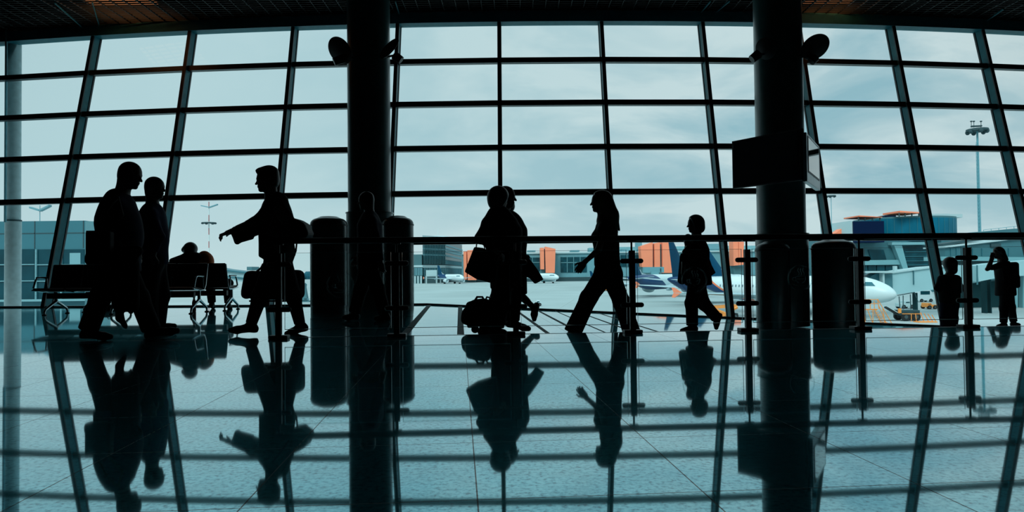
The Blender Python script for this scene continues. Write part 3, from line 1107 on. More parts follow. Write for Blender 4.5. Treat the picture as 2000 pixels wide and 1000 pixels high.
def hair_prims(q, R, S, style, extra=()):
    o = []
    th = {'short': 0.006, 'crop': 0.004, 'full': 0.018, 'bob': 0.02, 'long': 0.014}[style]
    o = [el(q(-0.018, 0, 0.034), ((0.096 + th) * S, (0.077 + th) * S, (0.086 + th) * S), R, 0.02)]
    o.append(el(q(-0.042, 0, -0.02), ((0.068 + th) * S, (0.066 + th) * S, 0.080 * S), R, 0.03))
    if style in ('bob', 'long', 'full'):
        o.append(el(q(-0.045, 0, -0.015), ((0.07 + th) * S, (0.072 + th) * S, 0.085 * S), R, 0.03))
    o += list(extra)
    nrm = Vector(R[:, 0]) * 0.86 - Vector(R[:, 2]) * 0.5 if style in ('short', 'crop', 'full') else Vector(R[:, 0]) * 0.96 - Vector(R[:, 2]) * 0.27
    base = q(0.045, 0, 0.03) if style != 'crop' else q(0.05, 0, 0.045)
    keep_ = keep(base, nrm.normalized())
    if style in ('short', 'crop'):
        n2 = Vector(R[:, 0]) * 0.35 - Vector(R[:, 2]) * 0.94
        return o + [keep_, keep(q(-0.03, 0, -0.05), n2.normalized())]
    return o + [keep_]

def shoe_prims(an, toe, ground=None, heel=0.035, S=1.0):
    """an ankle joint, toe tip of the shoe"""
    d = toe - an
    sole = 0.075 * S
    fwd = Vector((d.x, d.y, d.z + sole))
    L = fwd.length
    fwd.normalize()
    dn = Vector((0, 0, -1))
    dn = (dn - fwd * dn.dot(fwd)).normalized()
    hl = an + dn * (sole - 0.03) - fwd * 0.045 * S
    ball = toe + dn * 0.0 - fwd * 0.095 * S - dn * 0.008
    tip = toe - fwd * 0.03 * S + dn * -0.002
    lt = fwd.cross(dn)
    o = [rc(an - dn * 0.03, hl, 0.046 * S, 0.038 * S, 0.03), rc(an + dn * 0.02, ball, 0.045 * S, 0.036 * S, 0.04),
         rc(hl, ball, 0.034 * S, 0.036 * S, 0.03), rc(ball + lt * 0.012, tip + lt * 0.004, 0.034 * S, 0.025 * S, 0.03), rc(ball - lt * 0.012, tip, 0.034 * S, 0.024 * S, 0.03)]
    o.append(bx(hl + dn * 0.022 + fwd * 0.005, (0.036 * S, 0.03 * S, 0.016), 0.006, np.array([[fwd.x, lt.x, dn.x], [fwd.y, lt.y, dn.y], [fwd.z, lt.z, dn.z]]), 0.01))
    return o

def person(label, Y, s, J, S=1.0, tilt=0.1, hair='short', hair_extra=None, hair_mat='hair_black', top=None, bottom=None,
           shoe='leather_black', curl=(0.5, 0.5), face=None, W=1.0, extra_body=(), hand_n=None, hand_d=None, group=None, h=0.0085, shoes=True, body_r=1.0):
    """J holds joints as (pixel x, pixel y[, offset in depth]); s = +1 faces right, -1 left, 0 faces the glass"""
    side = {'shn': -0.17, 'shf': 0.17, 'eln': -0.21, 'elf': 0.21, 'wrn': -0.2, 'wrf': 0.2, 'hpn': -0.09, 'hpf': 0.09,
            'knn': -0.09, 'knf': 0.09, 'ann': -0.085, 'anf': 0.085, 'ton': -0.10, 'tof': 0.10}
    K = {}
    for k_, v in J.items():
        dY = v[2] if len(v) > 2 else side.get(k_, 0.0) * W
        K[k_] = P(v[0], v[1], Y + dY)
    face = face or (Vector((s, 0, 0)) if s else Vector((0, 1, 0)))
    face = face.normalized()
    lat = Vector((0, 0, 1)).cross(face).normalized()
    up = (K['neck'] - K['pel']).normalized()
    B = body_r
    hd, q, R = head_prims(K['head'], face, tilt, S * 1.0, K['neck'], 0.052 * S)
    pr = list(hd)
    pr += [rc(K['pel'], K['neck'] - up * 0.06, 0.10 * B, 0.075 * B, 0.06)]
    for a in 'nf':
        sh, hp = K['sh' + a], K['hp' + a]
        inn = vmix(sh, K['neck'], 0.35) - up * 0.10
        pr += [rc(vmix(hp, K['pel'], 0.3) + up * 0.05, inn, 0.092 * B, 0.088 * B, 0.06), rc(vmix(sh, K['neck'], 0.85), sh, 0.045 * B, 0.05 * B, 0.05)]
        pr += [rc(sh, K['el' + a], 0.048 * B, 0.036 * B, 0.03), rc(K['el' + a], K['wr' + a], 0.038 * B, 0.026 * B, 0.02)]
        dh = K['wr' + a] - K['el' + a]
        if hand_d and a in hand_d:
            dh = hand_d[a]
        nn_ = (hand_n or {}).get(a) or (face * 0.25 + lat * (1 if (K['wr' + a] - K['pel']).dot(lat) > 0 else -1))
        pr += hand_prims(K['wr' + a] + dh.normalized() * 0.015, dh, nn_, curl[0 if a == 'n' else 1], S, 1 if (nn_.dot(lat) > 0) else -1)
        pr += [rc(hp, K['kn' + a], 0.088 * B, 0.055 * B, 0.05), rc(K['kn' + a], K['an' + a], 0.054 * B, 0.038 * B, 0.03),
               rc(vmix(K['kn' + a], K['an' + a], 0.2) - face * 0.015, vmix(K['kn' + a], K['an' + a], 0.5) - face * 0.01, 0.05 * B, 0.042 * B, 0.03)]
        dt = K['to' + a] - K['an' + a]
        ft = K['an' + a] + dt * 0.75
        pr += [rc(K['an' + a] + Vector((0, 0, -0.03)), ft + Vector((0, 0, 0.0)), 0.034, 0.024, 0.03)]
    pr += list(extra_body)
    base = Vector((K['pel'].x, Y, zramp(K['pel'].x) if Y > rail_y(K['pel'].x) + EDGE else 0.0))
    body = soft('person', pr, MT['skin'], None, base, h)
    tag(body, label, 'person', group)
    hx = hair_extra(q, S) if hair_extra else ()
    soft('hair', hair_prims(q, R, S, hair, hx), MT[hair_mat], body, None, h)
    # ---- clothes
    if top:
        nm, m_, r1, r2, sl, ex = top
        o = [rc(K['pel'] + up * 0.02, K['neck'] - up * 0.10, r1 * 0.95, r2, 0.06)]
        for a in 'nf':
            sh, hp = K['sh' + a], K['hp' + a]
            inn = vmix(sh, K['neck'], 0.35) - up * 0.10
            o += [rc(vmix(hp, K['pel'], 0.25) + up * 0.03, inn, r1, r2, 0.07), rc(vmix(sh, K['neck'], 0.75) , sh, 0.05, 0.068, 0.05)]
            if sl > 0:
                o += [rc(sh, vmix(sh, K['el' + a], min(1, sl * 2)), 0.066, 0.056, 0.04)]
            if sl > 0.5:
                o += [fr(vmix(K['el' + a], sh, 0.05), vmix(K['el' + a], K['wr' + a], (sl - 0.5) * 2), 0.056, 0.044, 0.01, 0.04)]
        o += list(ex(K, up, face, lat) if callable(ex) else ex)
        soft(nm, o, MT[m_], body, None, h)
    if bottom:
        nm, m_, rh, rk, ra, f1, ex = bottom
        o = [rc(vmix(K['hpn'], K['pel'], 0.3), vmix(K['hpf'], K['pel'], 0.3), rh * 1.15, rh * 1.15, 0.05), rc(K['pel'], K['pel'] + up * 0.1, rh * 1.1, rh, 0.05)]
        for a in 'nf':
            e_ = vmix(K['kn' + a], K['an' + a], f1)
            o += [rc(K['hp' + a], K['kn' + a], rh, rk, 0.05), fr(vmix(K['kn' + a], K['hp' + a], 0.08), e_, rk, ra, 0.008, 0.04)]
        o += list(ex(K, up, face, lat) if callable(ex) else ex)
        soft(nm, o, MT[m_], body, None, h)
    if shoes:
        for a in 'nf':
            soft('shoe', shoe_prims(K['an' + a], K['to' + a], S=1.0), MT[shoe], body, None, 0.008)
    return body, K

def pp(x, y, Y):
    return P(x, y, Y)

# --- man in front at the left, walking right, coat over his arm
Y = 7.35
person('heavy-set man at far left walking right in a dark jacket, tallest of the pair', Y, 1,
       dict(head=(256, 343), neck=(237, 381), pel=(229, 500), shn=(226, 397), shf=(236, 395), eln=(216, 452), elf=(247, 455), wrn=(234, 497), wrf=(262, 492),
            hpn=(221, 510), hpf=(236, 508), knn=(196, 582), knf=(272, 582), ann=(172, 645), anf=(296, 644), ton=(220, 658), tof=(351, 645)),
       S=1.17, tilt=0.22, hair='short', curl=(0.9, 0.9), body_r=1.12,
       top=('jacket', 'cloth_navy', 0.155, 0.118, 0.95, lambda K, up, fc, lt: [
           el(pp(231, 427, Y), (0.19, 0.21, 0.28), None, 0.08), el(pp(246, 448, Y), (0.15, 0.18, 0.22), None, 0.08), rc(pp(225, 386, Y), pp(212, 430, Y), 0.085, 0.125, 0.08),
           fr(pp(230, 440, Y), pp(230, 528, Y), 0.20, 0.225, 0.02, 0.06), el(pp(250, 466, Y), (0.125, 0.17, 0.15), None, 0.07)]),
       bottom=('trousers', 'cloth_black', 0.125, 0.10, 0.098, 0.97, []))
# --- second man
Y2 = 8.25
person('cropped-haired man walking right just behind the heavy-set man, blue shirt', Y2, 1,
       dict(head=(304, 367), neck=(298, 400), pel=(296, 505), shn=(292, 417), shf=(302, 415), eln=(312, 462), elf=(316, 460), wrn=(300, 496), wrf=(308, 500),
            hpn=(293, 512), hpf=(299, 512), knn=(288, 580), knf=(314, 577), ann=(296, 638), anf=(309, 633), ton=(340, 648), tof=(345, 636)),
       S=1.1, tilt=0.05, hair='crop', curl=(0.8, 0.8),
       top=('shirt', 'cloth_blue', 0.145, 0.112, 0.9, lambda K, up, fc, lt: [
           el(pp(297, 440, Y2), (0.155, 0.18, 0.26), None, 0.08), el(pp(306, 462, Y2), (0.125, 0.15, 0.16), None, 0.06), fr(pp(298, 470, Y2), pp(298, 512, Y2), 0.165, 0.17, 0.02, 0.05)]),
       bottom=('trousers', 'cloth_black', 0.135, 0.105, 0.085, 0.98, []))
# things the two men carry
bag0 = pp(195, 482, 7.0)
r = empty('shoulder_bag', pp(195, 515, 7.0), 'square black bag hanging behind the heavy-set man at his hip', 'bag')
soft('bag_body', [bx(bag0, (0.125, 0.05, 0.16), 0.02), bx(pp(195, 508, 7.0), (0.125, 0.055, 0.05), 0.03, None, 0.03)], MT['leather_black'], r)
mb = MB(); mb.tube([pp(188, 456, 6.98), pp(210, 410, 7.02), pp(232, 386, 7.12), pp(240, 420, 7.02), pp(208, 456, 6.98)], 0.012, 8); mb.build('strap', MT['leather_black'], r)
mb = MB(); mb.b2(pp(171, 458, 6.97) + Vector((0.0, -0.03, -0.01)), pp(217, 451, 7.03) + Vector((0.0, 0.03, 0.0))); mb.build('flap', MT['leather_black'], r, bevel=0.006)
coat = soft('draped_coat', [
    rc(pp(232, 492, 7.12), pp(268, 490, 7.12), 0.055, 0.055, 0.04), bx(pp(244, 545, 7.12), (0.125, 0.045, 0.30), 0.03, None, 0.05), bx(pp(256, 560, 7.14), (0.07, 0.04, 0.26), 0.03, None, 0.05),
    rc(pp(232, 590, 7.12), pp(234, 622, 7.12), 0.045, 0.035, 0.04), rc(pp(234, 620, 7.12), pp(244, 636, 7.12), 0.034, 0.024, 0.03), rc(pp(243, 635, 7.12), pp(247, 642, 7.12), 0.02, 0.008, 0.02),
    rc(pp(252, 596, 7.12), pp(256, 614, 7.12), 0.03, 0.008, 0.03)], MT['cloth_black'], None, pp(244, 545, 7.12))
tag(coat, 'dark coat hanging over the arm of the heavy-set man, sleeve dangling', 'coat')

# --- woman walking left with stretched arm
Y3 = 7.78
person('short-haired woman walking left with stretched-out arm, beside the end of the handrail', Y3, -1,
       dict(head=(519, 352), neck=(531, 388), pel=(543, 492), shn=(524, 412), shf=(535, 410), eln=(494, 437), elf=(540, 458), wrn=(452, 452), wrf=(528, 508),
            hpn=(540, 503), hpf=(548, 503), knn=(507, 580), knf=(574, 580), ann=(490, 634), anf=(586, 634), ton=(446, 645), tof=(556, 653)),
       S=1.1, tilt=0.08, hair='full', curl=(1.0, 1.2), hand_n=dict(n=Vector((-0.25, -0.2, 0.95))),
       hair_extra=lambda q, S: [el(q(0.03, 0, 0.085), (0.07 * S, 0.075 * S, 0.05 * S), None, 0.03), el(q(-0.05, 0, 0.085), (0.085 * S, 0.08 * S, 0.065 * S), None, 0.03), el(q(-0.075, 0, 0.03), (0.06 * S, 0.07 * S, 0.085 * S), None, 0.03),
                                el(q(0.085, 0, 0.055), (0.028 * S, 0.055 * S, 0.028 * S), None, 0.02)],
       top=('coat', 'cloth_green', 0.15, 0.108, 0.86, lambda K, up, fc, lt: [
           el(pp(540, 432, Y3), (0.165, 0.19, 0.26), None, 0.08), fr(pp(538, 440, Y3), pp(541, 497, Y3), 0.175, 0.195, 0.02, 0.06), rc(pp(546, 392, Y3), pp(558, 440, Y3), 0.08, 0.10, 0.07),
           rc(pp(541, 384, Y3), pp(550, 390, Y3), 0.055, 0.06, 0.04)]),
       bottom=('trousers', 'cloth_black', 0.115, 0.085, 0.062, 0.94, []))
jk = soft('draped_jacket', [
    bx(pp(476, 448, Y3 - 0.2), (0.125, 0.055, 0.055), 0.04, Matrix.Rotation(-0.25, 3, 'Y'), 0.04), bx(pp(474, 459, Y3 - 0.24), (0.105, 0.03, 0.075), 0.02, Matrix.Rotation(-0.27, 3, 'Y'), 0.04),
    rc(pp(457, 452, Y3 - 0.24), pp(464, 474, Y3 - 0.24), 0.028, 0.016, 0.03), bx(pp(492, 447, Y3 - 0.2), (0.06, 0.06, 0.085), 0.03, Matrix.Rotation(-0.35, 3, 'Y'), 0.04), rc(pp(484, 435, Y3 - 0.2), pp(505, 425, Y3 - 0.16), 0.03, 0.03, 0.03)],
    MT['cloth_black'], None, pp(476, 452, Y3 - 0.2))
tag(jk, 'black jacket folded over the stretched-out arm of the woman walking left', 'jacket')
r = empty('handbag', pp(584, 470, Y3 + 0.02), 'plump black handbag slung behind the shoulder of the woman walking left', 'bag')
mb = MB(); mb.prism([pp(x, y, Y3 - 0.12) for x, y in ((563, 428), (572, 425), (582, 429), (594, 436), (602, 454), (600, 462), (584, 474), (566, 472))], (0, 0.24, 0)); mb.build('bag_body', MT['leather_black'], r, bevel=0.035)
mb = MB(); mb.tube([pp(576, 428, Y3 - 0.125), pp(592, 440, Y3 - 0.125), pp(600, 456, Y3 - 0.125)], 0.006, 6); mb.build('zip', MT['leather_black'], r)
mb = MB(); mb.tube([pp(574, 428, Y3), pp(566, 415, Y3 - 0.05), pp(548, 391, Y3 - 0.15), pp(530, 412, Y3 - 0.26), pp(560, 450, Y3 - 0.24), pp(580, 470, Y3 - 0.14)], 0.012, 8); mb.build('strap', MT['leather_black'], r)
mb = MB(); mb.tube([pp(580, 470, Y3), pp(578, 490, Y3 + 0.02), pp(569, 515, Y3 + 0.02)], 0.010, 8); mb.build('loose_strap', MT['leather_black'], r)
mb = MB(); mb.tube([pp(565, 424, Y3), pp(567, 419, Y3), pp(570, 423, Y3), pp(567, 427, Y3)], 0.004, 6); mb.build('ring', MT['steel'], r)
Yb = Y3 + 0.42
r = empty('travel_bag', pp(533, 592, Yb), 'big black travel bag carried low by the woman walking left', 'bag')
soft('bag_body', [bx(pp(540, 558, Yb), (0.29, 0.13, 0.165), 0.08), bx(pp(496, 556, Yb), (0.11, 0.13, 0.16), 0.07, Matrix.Rotation(0.18, 3, 'Y'), 0.05), bx(pp(571, 556, Yb), (0.125, 0.135, 0.175), 0.07, None, 0.04), rc(pp(480, 575, Yb), pp(492, 545, Yb), 0.05, 0.07, 0.05)], MT['cloth_black'], r)
mb = MB(); mb.tube([pp(500, 532, Yb), pp(516, 518, Yb), pp(538, 515, Yb), pp(556, 532, Yb)], 0.014, 8); mb.build('handle', MT['leather_black'], r)
mb = MB(); mb.bar(pp(487, 588, Yb - 0.1), pp(588, 588, Yb - 0.1), 0.02, 0.02); mb.build('bottom_piping', MT['leather_black'], r)

# --- man in front of the left column, walking left
Y4 = 9.85
person('man in a dark suit walking left in front of the left column', Y4, -1,
       dict(head=(714, 392), neck=(722, 417), pel=(722, 510), shn=(724, 430), shf=(724, 430), eln=(738, 472), elf=(716, 470), wrn=(744, 512), wrf=(700, 500),
            hpn=(722, 518), hpf=(720, 518), knn=(738, 565), knf=(704, 565), ann=(752, 614), anf=(692, 612), ton=(730, 622), tof=(668, 620)),
       S=1.06, tilt=0.1, hair='crop', curl=(0.7, 0.7),
       top=('suit_jacket', 'cloth_navy', 0.14, 0.112, 0.95, lambda K, up, fc, lt: [fr(pp(722, 440, Y4), pp(722, 525, Y4), 0.16, 0.175, 0.02, 0.06), el(pp(722, 445, Y4), (0.155, 0.19, 0.24), None, 0.08)]),
       bottom=('trousers', 'cloth_black', 0.12, 0.095, 0.085, 0.95, []))

# --- couple in the middle
Y5 = 8.32
person('stout short-haired woman walking right, nearest of the cluster in the middle', Y5, 1,
       dict(head=(976, 389), neck=(976, 420), pel=(985, 520), shn=(966, 436, -0.1), shf=(992, 434, 0.14), eln=(938, 466, -0.22), elf=(1008, 470, 0.2), wrn=(968, 489, -0.4), wrf=(1012, 505, 0.14),
            hpn=(982, 528), hpf=(988, 528), knn=(978, 592), knf=(974, 592), ann=(968, 639), anf=(946, 640), ton=(991, 650), tof=(968, 650)),
       S=1.12, tilt=0.1, hair='full', curl=(1.0, 0.8), face=Vector((0.72, 0.7, 0)), body_r=1.06,
       hair_extra=lambda q, S: [el(q(-0.03, 0, 0.02), (0.115 * S, 0.115 * S, 0.115 * S), None, 0.03), el(q(-0.04, 0, -0.05), (0.09 * S, 0.10 * S, 0.09 * S), None, 0.03)],
       top=('coat', 'cloth_black', 0.155, 0.125, 0.9, lambda K, up, fc, lt: [
           el(pp(980, 456, Y5), (0.23, 0.22, 0.28), None, 0.08), el(pp(975, 416, Y5), (0.125, 0.15, 0.085), None, 0.06), fr(pp(985, 450, Y5), pp(989, 560, Y5), 0.20, 0.195, 0.02, 0.08), rc(pp(970, 418, Y5 - 0.05), pp(957, 438, Y5 - 0.05), 0.085, 0.10, 0.07),
           rc(pp(955, 440, Y5 - 0.1), pp(938, 464, Y5 - 0.2), 0.085, 0.062, 0.05)]),
       bottom=('trousers', 'cloth_black', 0.135, 0.115, 0.10, 0.96, []))
Y6 = 8.85
person('balding man walking right beside the stout woman, face in profile', Y6, 1,
       dict(head=(990, 385), neck=(986, 414), pel=(995, 515), shn=(984, 432), shf=(994, 430), eln=(992, 470), elf=(1003, 470), wrn=(1012, 500), wrf=(1018, 496),
            hpn=(994, 522), hpf=(998, 522), knn=(1004, 578), knf=(1000, 580), ann=(1002, 627), anf=(997, 624), ton=(1037, 643), tof=(1028, 640)),
       S=1.15, tilt=0.06, hair='short', curl=(1.0, 1.0),
       top=('overcoat', 'cloth_grey', 0.16, 0.12, 0.95, lambda K, up, fc, lt: [
           el(pp(996, 452, Y6), (0.20, 0.2, 0.26), None, 0.08), fr(pp(1002, 450, Y6), pp(1004, 572, Y6), 0.165, 0.17, 0.02, 0.08), el(pp(1010, 465, Y6), (0.11, 0.15, 0.2), None, 0.06)]),
       bottom=('trousers', 'cloth_black', 0.125, 0.105, 0.085, 0.97, []))
Y7 = 9.5
person('woman walking left hidden behind the couple, back foot lifted', Y7, -1,
       dict(head=(986, 402), neck=(992, 428), pel=(1004, 515), shn=(996, 440), shf=(998, 440), eln=(1014, 472), elf=(986, 470), wrn=(1022, 502), wrf=(976, 500),
            hpn=(1004, 522), hpf=(1004, 522), knn=(1010, 572), knf=(994, 570), ann=(1044, 602), anf=(998, 616), ton=(1043, 628), tof=(979, 624)),
       S=0.98, tilt=0.05, hair='bob', curl=(1.0, 0.6), hair_mat='hair_brown',
       top=('jacket', 'cloth_grey', 0.125, 0.1, 0.9, []),
       bottom=('skirt', 'cloth_black', 0.11, 0.07, 0.06, 0.04, lambda K, up, fc, lt: [fr(K['pel'], vmix(K['pel'], vmix(K['knn'], K['knf'], 0.5), 0.95), 0.15, 0.165, 0.01, 0.05)]))
r = empty('tote_bag', pp(934, 553, 8.05), 'wide black tote bag hanging from the elbow of the stout woman', 'bag')
mb = MB()
poly = [(926, 482), (943, 484), (955, 490), (968, 553), (955, 552), (930, 545), (907, 531)]
mb.prism([pp(x, y, 7.98) for x, y in poly], (0, 0.17, 0))
mb.build('bag_body', MT['leather_black'], r, bevel=0.018)
mb = MB(); mb.tube([pp(930, 484, 8.05), pp(931, 476, 8.05), pp(938, 469, 8.06), pp(945, 476, 8.07), pp(947, 488, 8.07)], 0.008, 8); mb.build('chain_handle', MT['steel'], r)
r = empty('wheeled_bag', pp(936, 650, 8.1), 'lumpy black wheeled bag dragged behind the stout woman', 'bag')
soft('bag_body', [bx(pp(936, 612, 8.12), (0.16, 0.15, 0.10), 0.07, Matrix.Rotation(-0.62, 3, 'Y'), 0.04), el(pp(915, 617, 8.12), (0.085, 0.14, 0.11), None, 0.05), el(pp(933, 598, 8.12), (0.11, 0.14, 0.085), None, 0.05), el(pp(935, 628, 8.12), (0.13, 0.13, 0.06), None, 0.04), el(pp(945, 592, 8.1), (0.08, 0.11, 0.055), None, 0.02), el(pp(918, 597, 8.08), (0.05, 0.09, 0.05), None, 0.02), el(pp(908, 624, 8.1), (0.045, 0.10, 0.055), None, 0.02), el(pp(930, 612, 7.98), (0.09, 0.05, 0.06), None, 0.02), el(pp(952, 612, 8.1), (0.07, 0.12, 0.10), None, 0.03), bx(pp(922, 634, 8.1), (0.05, 0.12, 0.03), 0.012, None, 0.02)], MT['cloth_black'], r)
mb = MB(); mb.tube([pp(925, 591, 8.12), pp(932, 580, 8.12), pp(942, 580, 8.12), pp(948, 590, 8.12)], 0.014, 8); mb.build('carry_loop', MT['leather_black'], r)
mb = MB(); mb.tube([pp(946, 590, 8.12), pp(951, 580, 8.12), pp(960, 582, 8.02), pp(968, 560, 7.92), pp(972, 505, 7.9)], 0.011, 8); mb.build('pull_handle', MT['black_metal'], r)
for dY in (-0.1, 0.1):
    w = pp(928, 643, 8.12 + dY)
    mb = MB(); mb.tube([w - Vector((0, 0.02, 0)), w + Vector((0, 0.02, 0))], 0.045, 16); mb.build('wheel', MT['black_metal'], r)
mb = MB()
poly = [(1020, 492), (1032, 502), (1050, 526), (1062, 546), (1045, 555), (1034, 543), (1024, 540), (1016, 520)]
mb.prism([pp(x, y, 8.6) for x, y in poly], (0, 0.09, 0))
jk2 = mb.build('draped_jacket', MT['cloth_black'], None, pp(1036, 525, 8.6), bevel=0.02)
tag(jk2, 'dark jacket swinging out to the right of the couple in the middle', 'jacket')

# --- long-haired woman striding left
Y8 = 8.14
person('woman with long blond hair striding left in flared trousers behind the glass balustrade', Y8, -1,
       dict(head=(1171, 394), neck=(1178, 428), pel=(1187, 520), shn=(1181, 446), shf=(1180, 444), eln=(1169, 488), elf=(1190, 490), wrn=(1142, 512), wrf=(1196, 520),
            hpn=(1184, 532), hpf=(1190, 532), knn=(1149, 582), knf=(1215, 592), ann=(1118, 650), anf=(1234, 650), ton=(1085, 663), tof=(1205, 663)),
       S=1.02, tilt=0.03, hair='long', hair_mat='hair_blond', curl=(0.9, 0.5), W=0.95, hand_d=dict(n=Vector((-0.62, 0, -0.78))),
       hair_extra=lambda q, S: [rc(q(-0.06, 0, 0.02), q(-0.125, 0, -0.17), 0.098 * S, 0.092 * S, 0.04), rc(q(-0.13, 0.0, -0.17), q(-0.215, 0, -0.34), 0.085 * S, 0.012 * S, 0.04), rc(q(-0.115, 0.03, -0.17), q(-0.185, 0.03, -0.40), 0.07 * S, 0.010 * S, 0.04), rc(q(-0.115, -0.04, -0.17), q(-0.19, -0.05, -0.36), 0.06 * S, 0.02 * S, 0.04)],
       top=('sleeveless_top', 'cloth_black', 0.118, 0.098, 0.1, lambda K, up, fc, lt: [
           el(pp(1170, 462, Y8), (0.095, 0.135, 0.075), None, 0.05), el(pp(1184, 470, Y8), (0.125, 0.16, 0.19), None, 0.07), fr(pp(1184, 470, Y8), pp(1186, 515, Y8), 0.14, 0.145, 0.02, 0.06)]),
       bottom=('flared_trousers', 'cloth_black', 0.122, 0.098, 0.105, 0.99, lambda K, up, fc, lt: [el(pp(1200, 537, Y8), (0.10, 0.15, 0.11), None, 0.05)]))

# --- girl carrying a baby
Y9 = 10.2
person('girl with bobbed hair walking left, a small child on her arm', Y9, -1,
       dict(head=(1356, 438), neck=(1360, 460), pel=(1361, 545), shn=(1362, 473), shf=(1362, 473), eln=(1362, 512), elf=(1356, 510), wrn=(1352, 497), wrf=(1350, 503),
            hpn=(1360, 552), hpf=(1362, 552), knn=(1350, 592), knf=(1374, 594), ann=(1352, 636), anf=(1400, 621), ton=(1328, 646), tof=(1399, 644)),
       S=1.02, tilt=0.05, hair='bob', curl=(0.9, 0.9), W=0.92,
       hair_extra=lambda q, S: [el(q(-0.035, 0, 0.02), (0.115 * S, 0.11 * S, 0.11 * S), None, 0.03), el(q(-0.05, 0, -0.06), (0.10 * S, 0.105 * S, 0.085 * S), None, 0.03)],
       top=('tunic', 'cloth_black', 0.125, 0.10, 0.8, lambda K, up, fc, lt: [
           fr(pp(1363, 490, Y9), pp(1364, 553, Y9), 0.15, 0.2, 0.03, 0.07), el(pp(1364, 490, Y9), (0.14, 0.17, 0.2), None, 0.07)]),
       bottom=('trousers', 'cloth_black', 0.115, 0.092, 0.085, 0.97, []))
jk3 = soft('draped_jacket', [rc(pp(1334, 500, Y9 - 0.2), pp(1330, 548, Y9 - 0.2), 0.045, 0.05, 0.05), rc(pp(1343, 505, Y9 - 0.2), pp(1335, 550, Y9 - 0.2), 0.05, 0.03, 0.05), rc(pp(1345, 530, Y9 - 0.2), pp(1348, 552, Y9 - 0.2), 0.03, 0.025, 0.04)], MT['cloth_black'], None, pp(1334, 525, Y9 - 0.2))
tag(jk3, 'dark jacket hanging in front of the girl with bobbed hair', 'jacket')
r = empty('red_shawl', pp(1390, 530, Y9), 'dark red wrap trailing behind the girl with bobbed hair', 'shawl')
mb = MB(); mb.prism([pp(x, y, Y9 - 0.14) for x, y in ((1376, 495), (1386, 503), (1391, 518), (1399, 533), (1388, 540), (1372, 536))], (0, 0.16, 0)); mb.build('fabric', MT['cloth_red'], r, bevel=0.02)
# the child on her arm: head, trunk, bent legs
Yc = Y9 - 0.22
hd, q, R = head_prims(pp(1343, 469, Yc), Vector((-0.7, -0.7, 0)), 0.1, 0.72, pp(1346, 480, Yc), 0.03)
cb = soft('person', hd + [rc(pp(1347, 484, Yc), pp(1350, 506, Yc), 0.065, 0.075, 0.04), rc(pp(1350, 508, Yc), pp(1336, 514, Yc - 0.05), 0.045, 0.035, 0.03), rc(pp(1336, 514, Yc - 0.05), pp(1333, 534, Yc - 0.05), 0.033, 0.025, 0.02),
                          rc(pp(1350, 510, Yc + 0.06), pp(1337, 518, Yc + 0.05), 0.045, 0.035, 0.03), rc(pp(1337, 518, Yc + 0.05), pp(1334, 536, Yc + 0.05), 0.033, 0.025, 0.02),
                          rc(pp(1345, 482, Yc - 0.06), pp(1336, 492, Yc - 0.08), 0.032, 0.03, 0.02), rc(pp(1338, 490, Yc - 0.08), pp(1346, 497, Yc - 0.08), 0.022, 0.018, 0.02),
                          rc(pp(1346, 482, Yc + 0.06), pp(1338, 492, Yc + 0.07), 0.026, 0.022, 0.02)], MT['skin'], None, pp(1350, 510, Yc), 0.008)
tag(cb, 'small child held on the arm of the girl with bobbed hair', 'person')
soft('hair', hair_prims(q, R, 0.72, 'short'), MT['hair_black'], cb, None, 0.008)
soft('romper', [rc(pp(1347, 484, Yc), pp(1350, 506, Yc), 0.075, 0.088, 0.04), rc(pp(1350, 508, Yc), pp(1337, 514, Yc - 0.05), 0.056, 0.045, 0.03), rc(pp(1350, 510, Yc + 0.06), pp(1338, 518, Yc + 0.05), 0.056, 0.045, 0.03)], MT['cloth_grey'], cb, None, 0.008)

# --- child seen from behind by the glass, right
Y10 = 12.8
person('child with bobbed hair standing with back to us, looking out of the glass', Y10, 0,
       dict(head=(1854, 517), neck=(1854, 538, -0.02), pel=(1854, 590), shn=(1840, 545, 0), shf=(1868, 545, 0), eln=(1831, 562, 0.02), elf=(1877, 564, 0.02), wrn=(1843, 575, 0.14), wrf=(1866, 577, 0.14),
            hpn=(1847, 597, 0), hpf=(1861, 597, 0), knn=(1846, 622, 0.02), knf=(1861, 622, 0.0), ann=(1846, 645, 0), anf=(1861, 645, 0), ton=(1844, 652, 0.16), tof=(1863, 652, 0.16)),
       S=0.98, tilt=0.12, hair='bob', curl=(0.8, 0.8), body_r=0.86,
       hair_extra=lambda q, S: [el(q(-0.03, 0, 0.02), (0.125 * S, 0.135 * S, 0.125 * S), None, 0.03), el(q(-0.035, 0, -0.075), (0.10 * S, 0.13 * S, 0.105 * S), None, 0.03), el(q(-0.045, 0, -0.125), (0.085 * S, 0.12 * S, 0.075 * S), None, 0.03)],
       top=('jacket', 'cloth_grey', 0.11, 0.10, 0.9, lambda K, up, fc, lt: [fr(pp(1854, 545, Y10), pp(1854, 585, Y10), 0.17, 0.165, 0.03, 0.06)]),
       bottom=('trousers', 'cloth_navy', 0.098, 0.085, 0.085, 0.9, []))
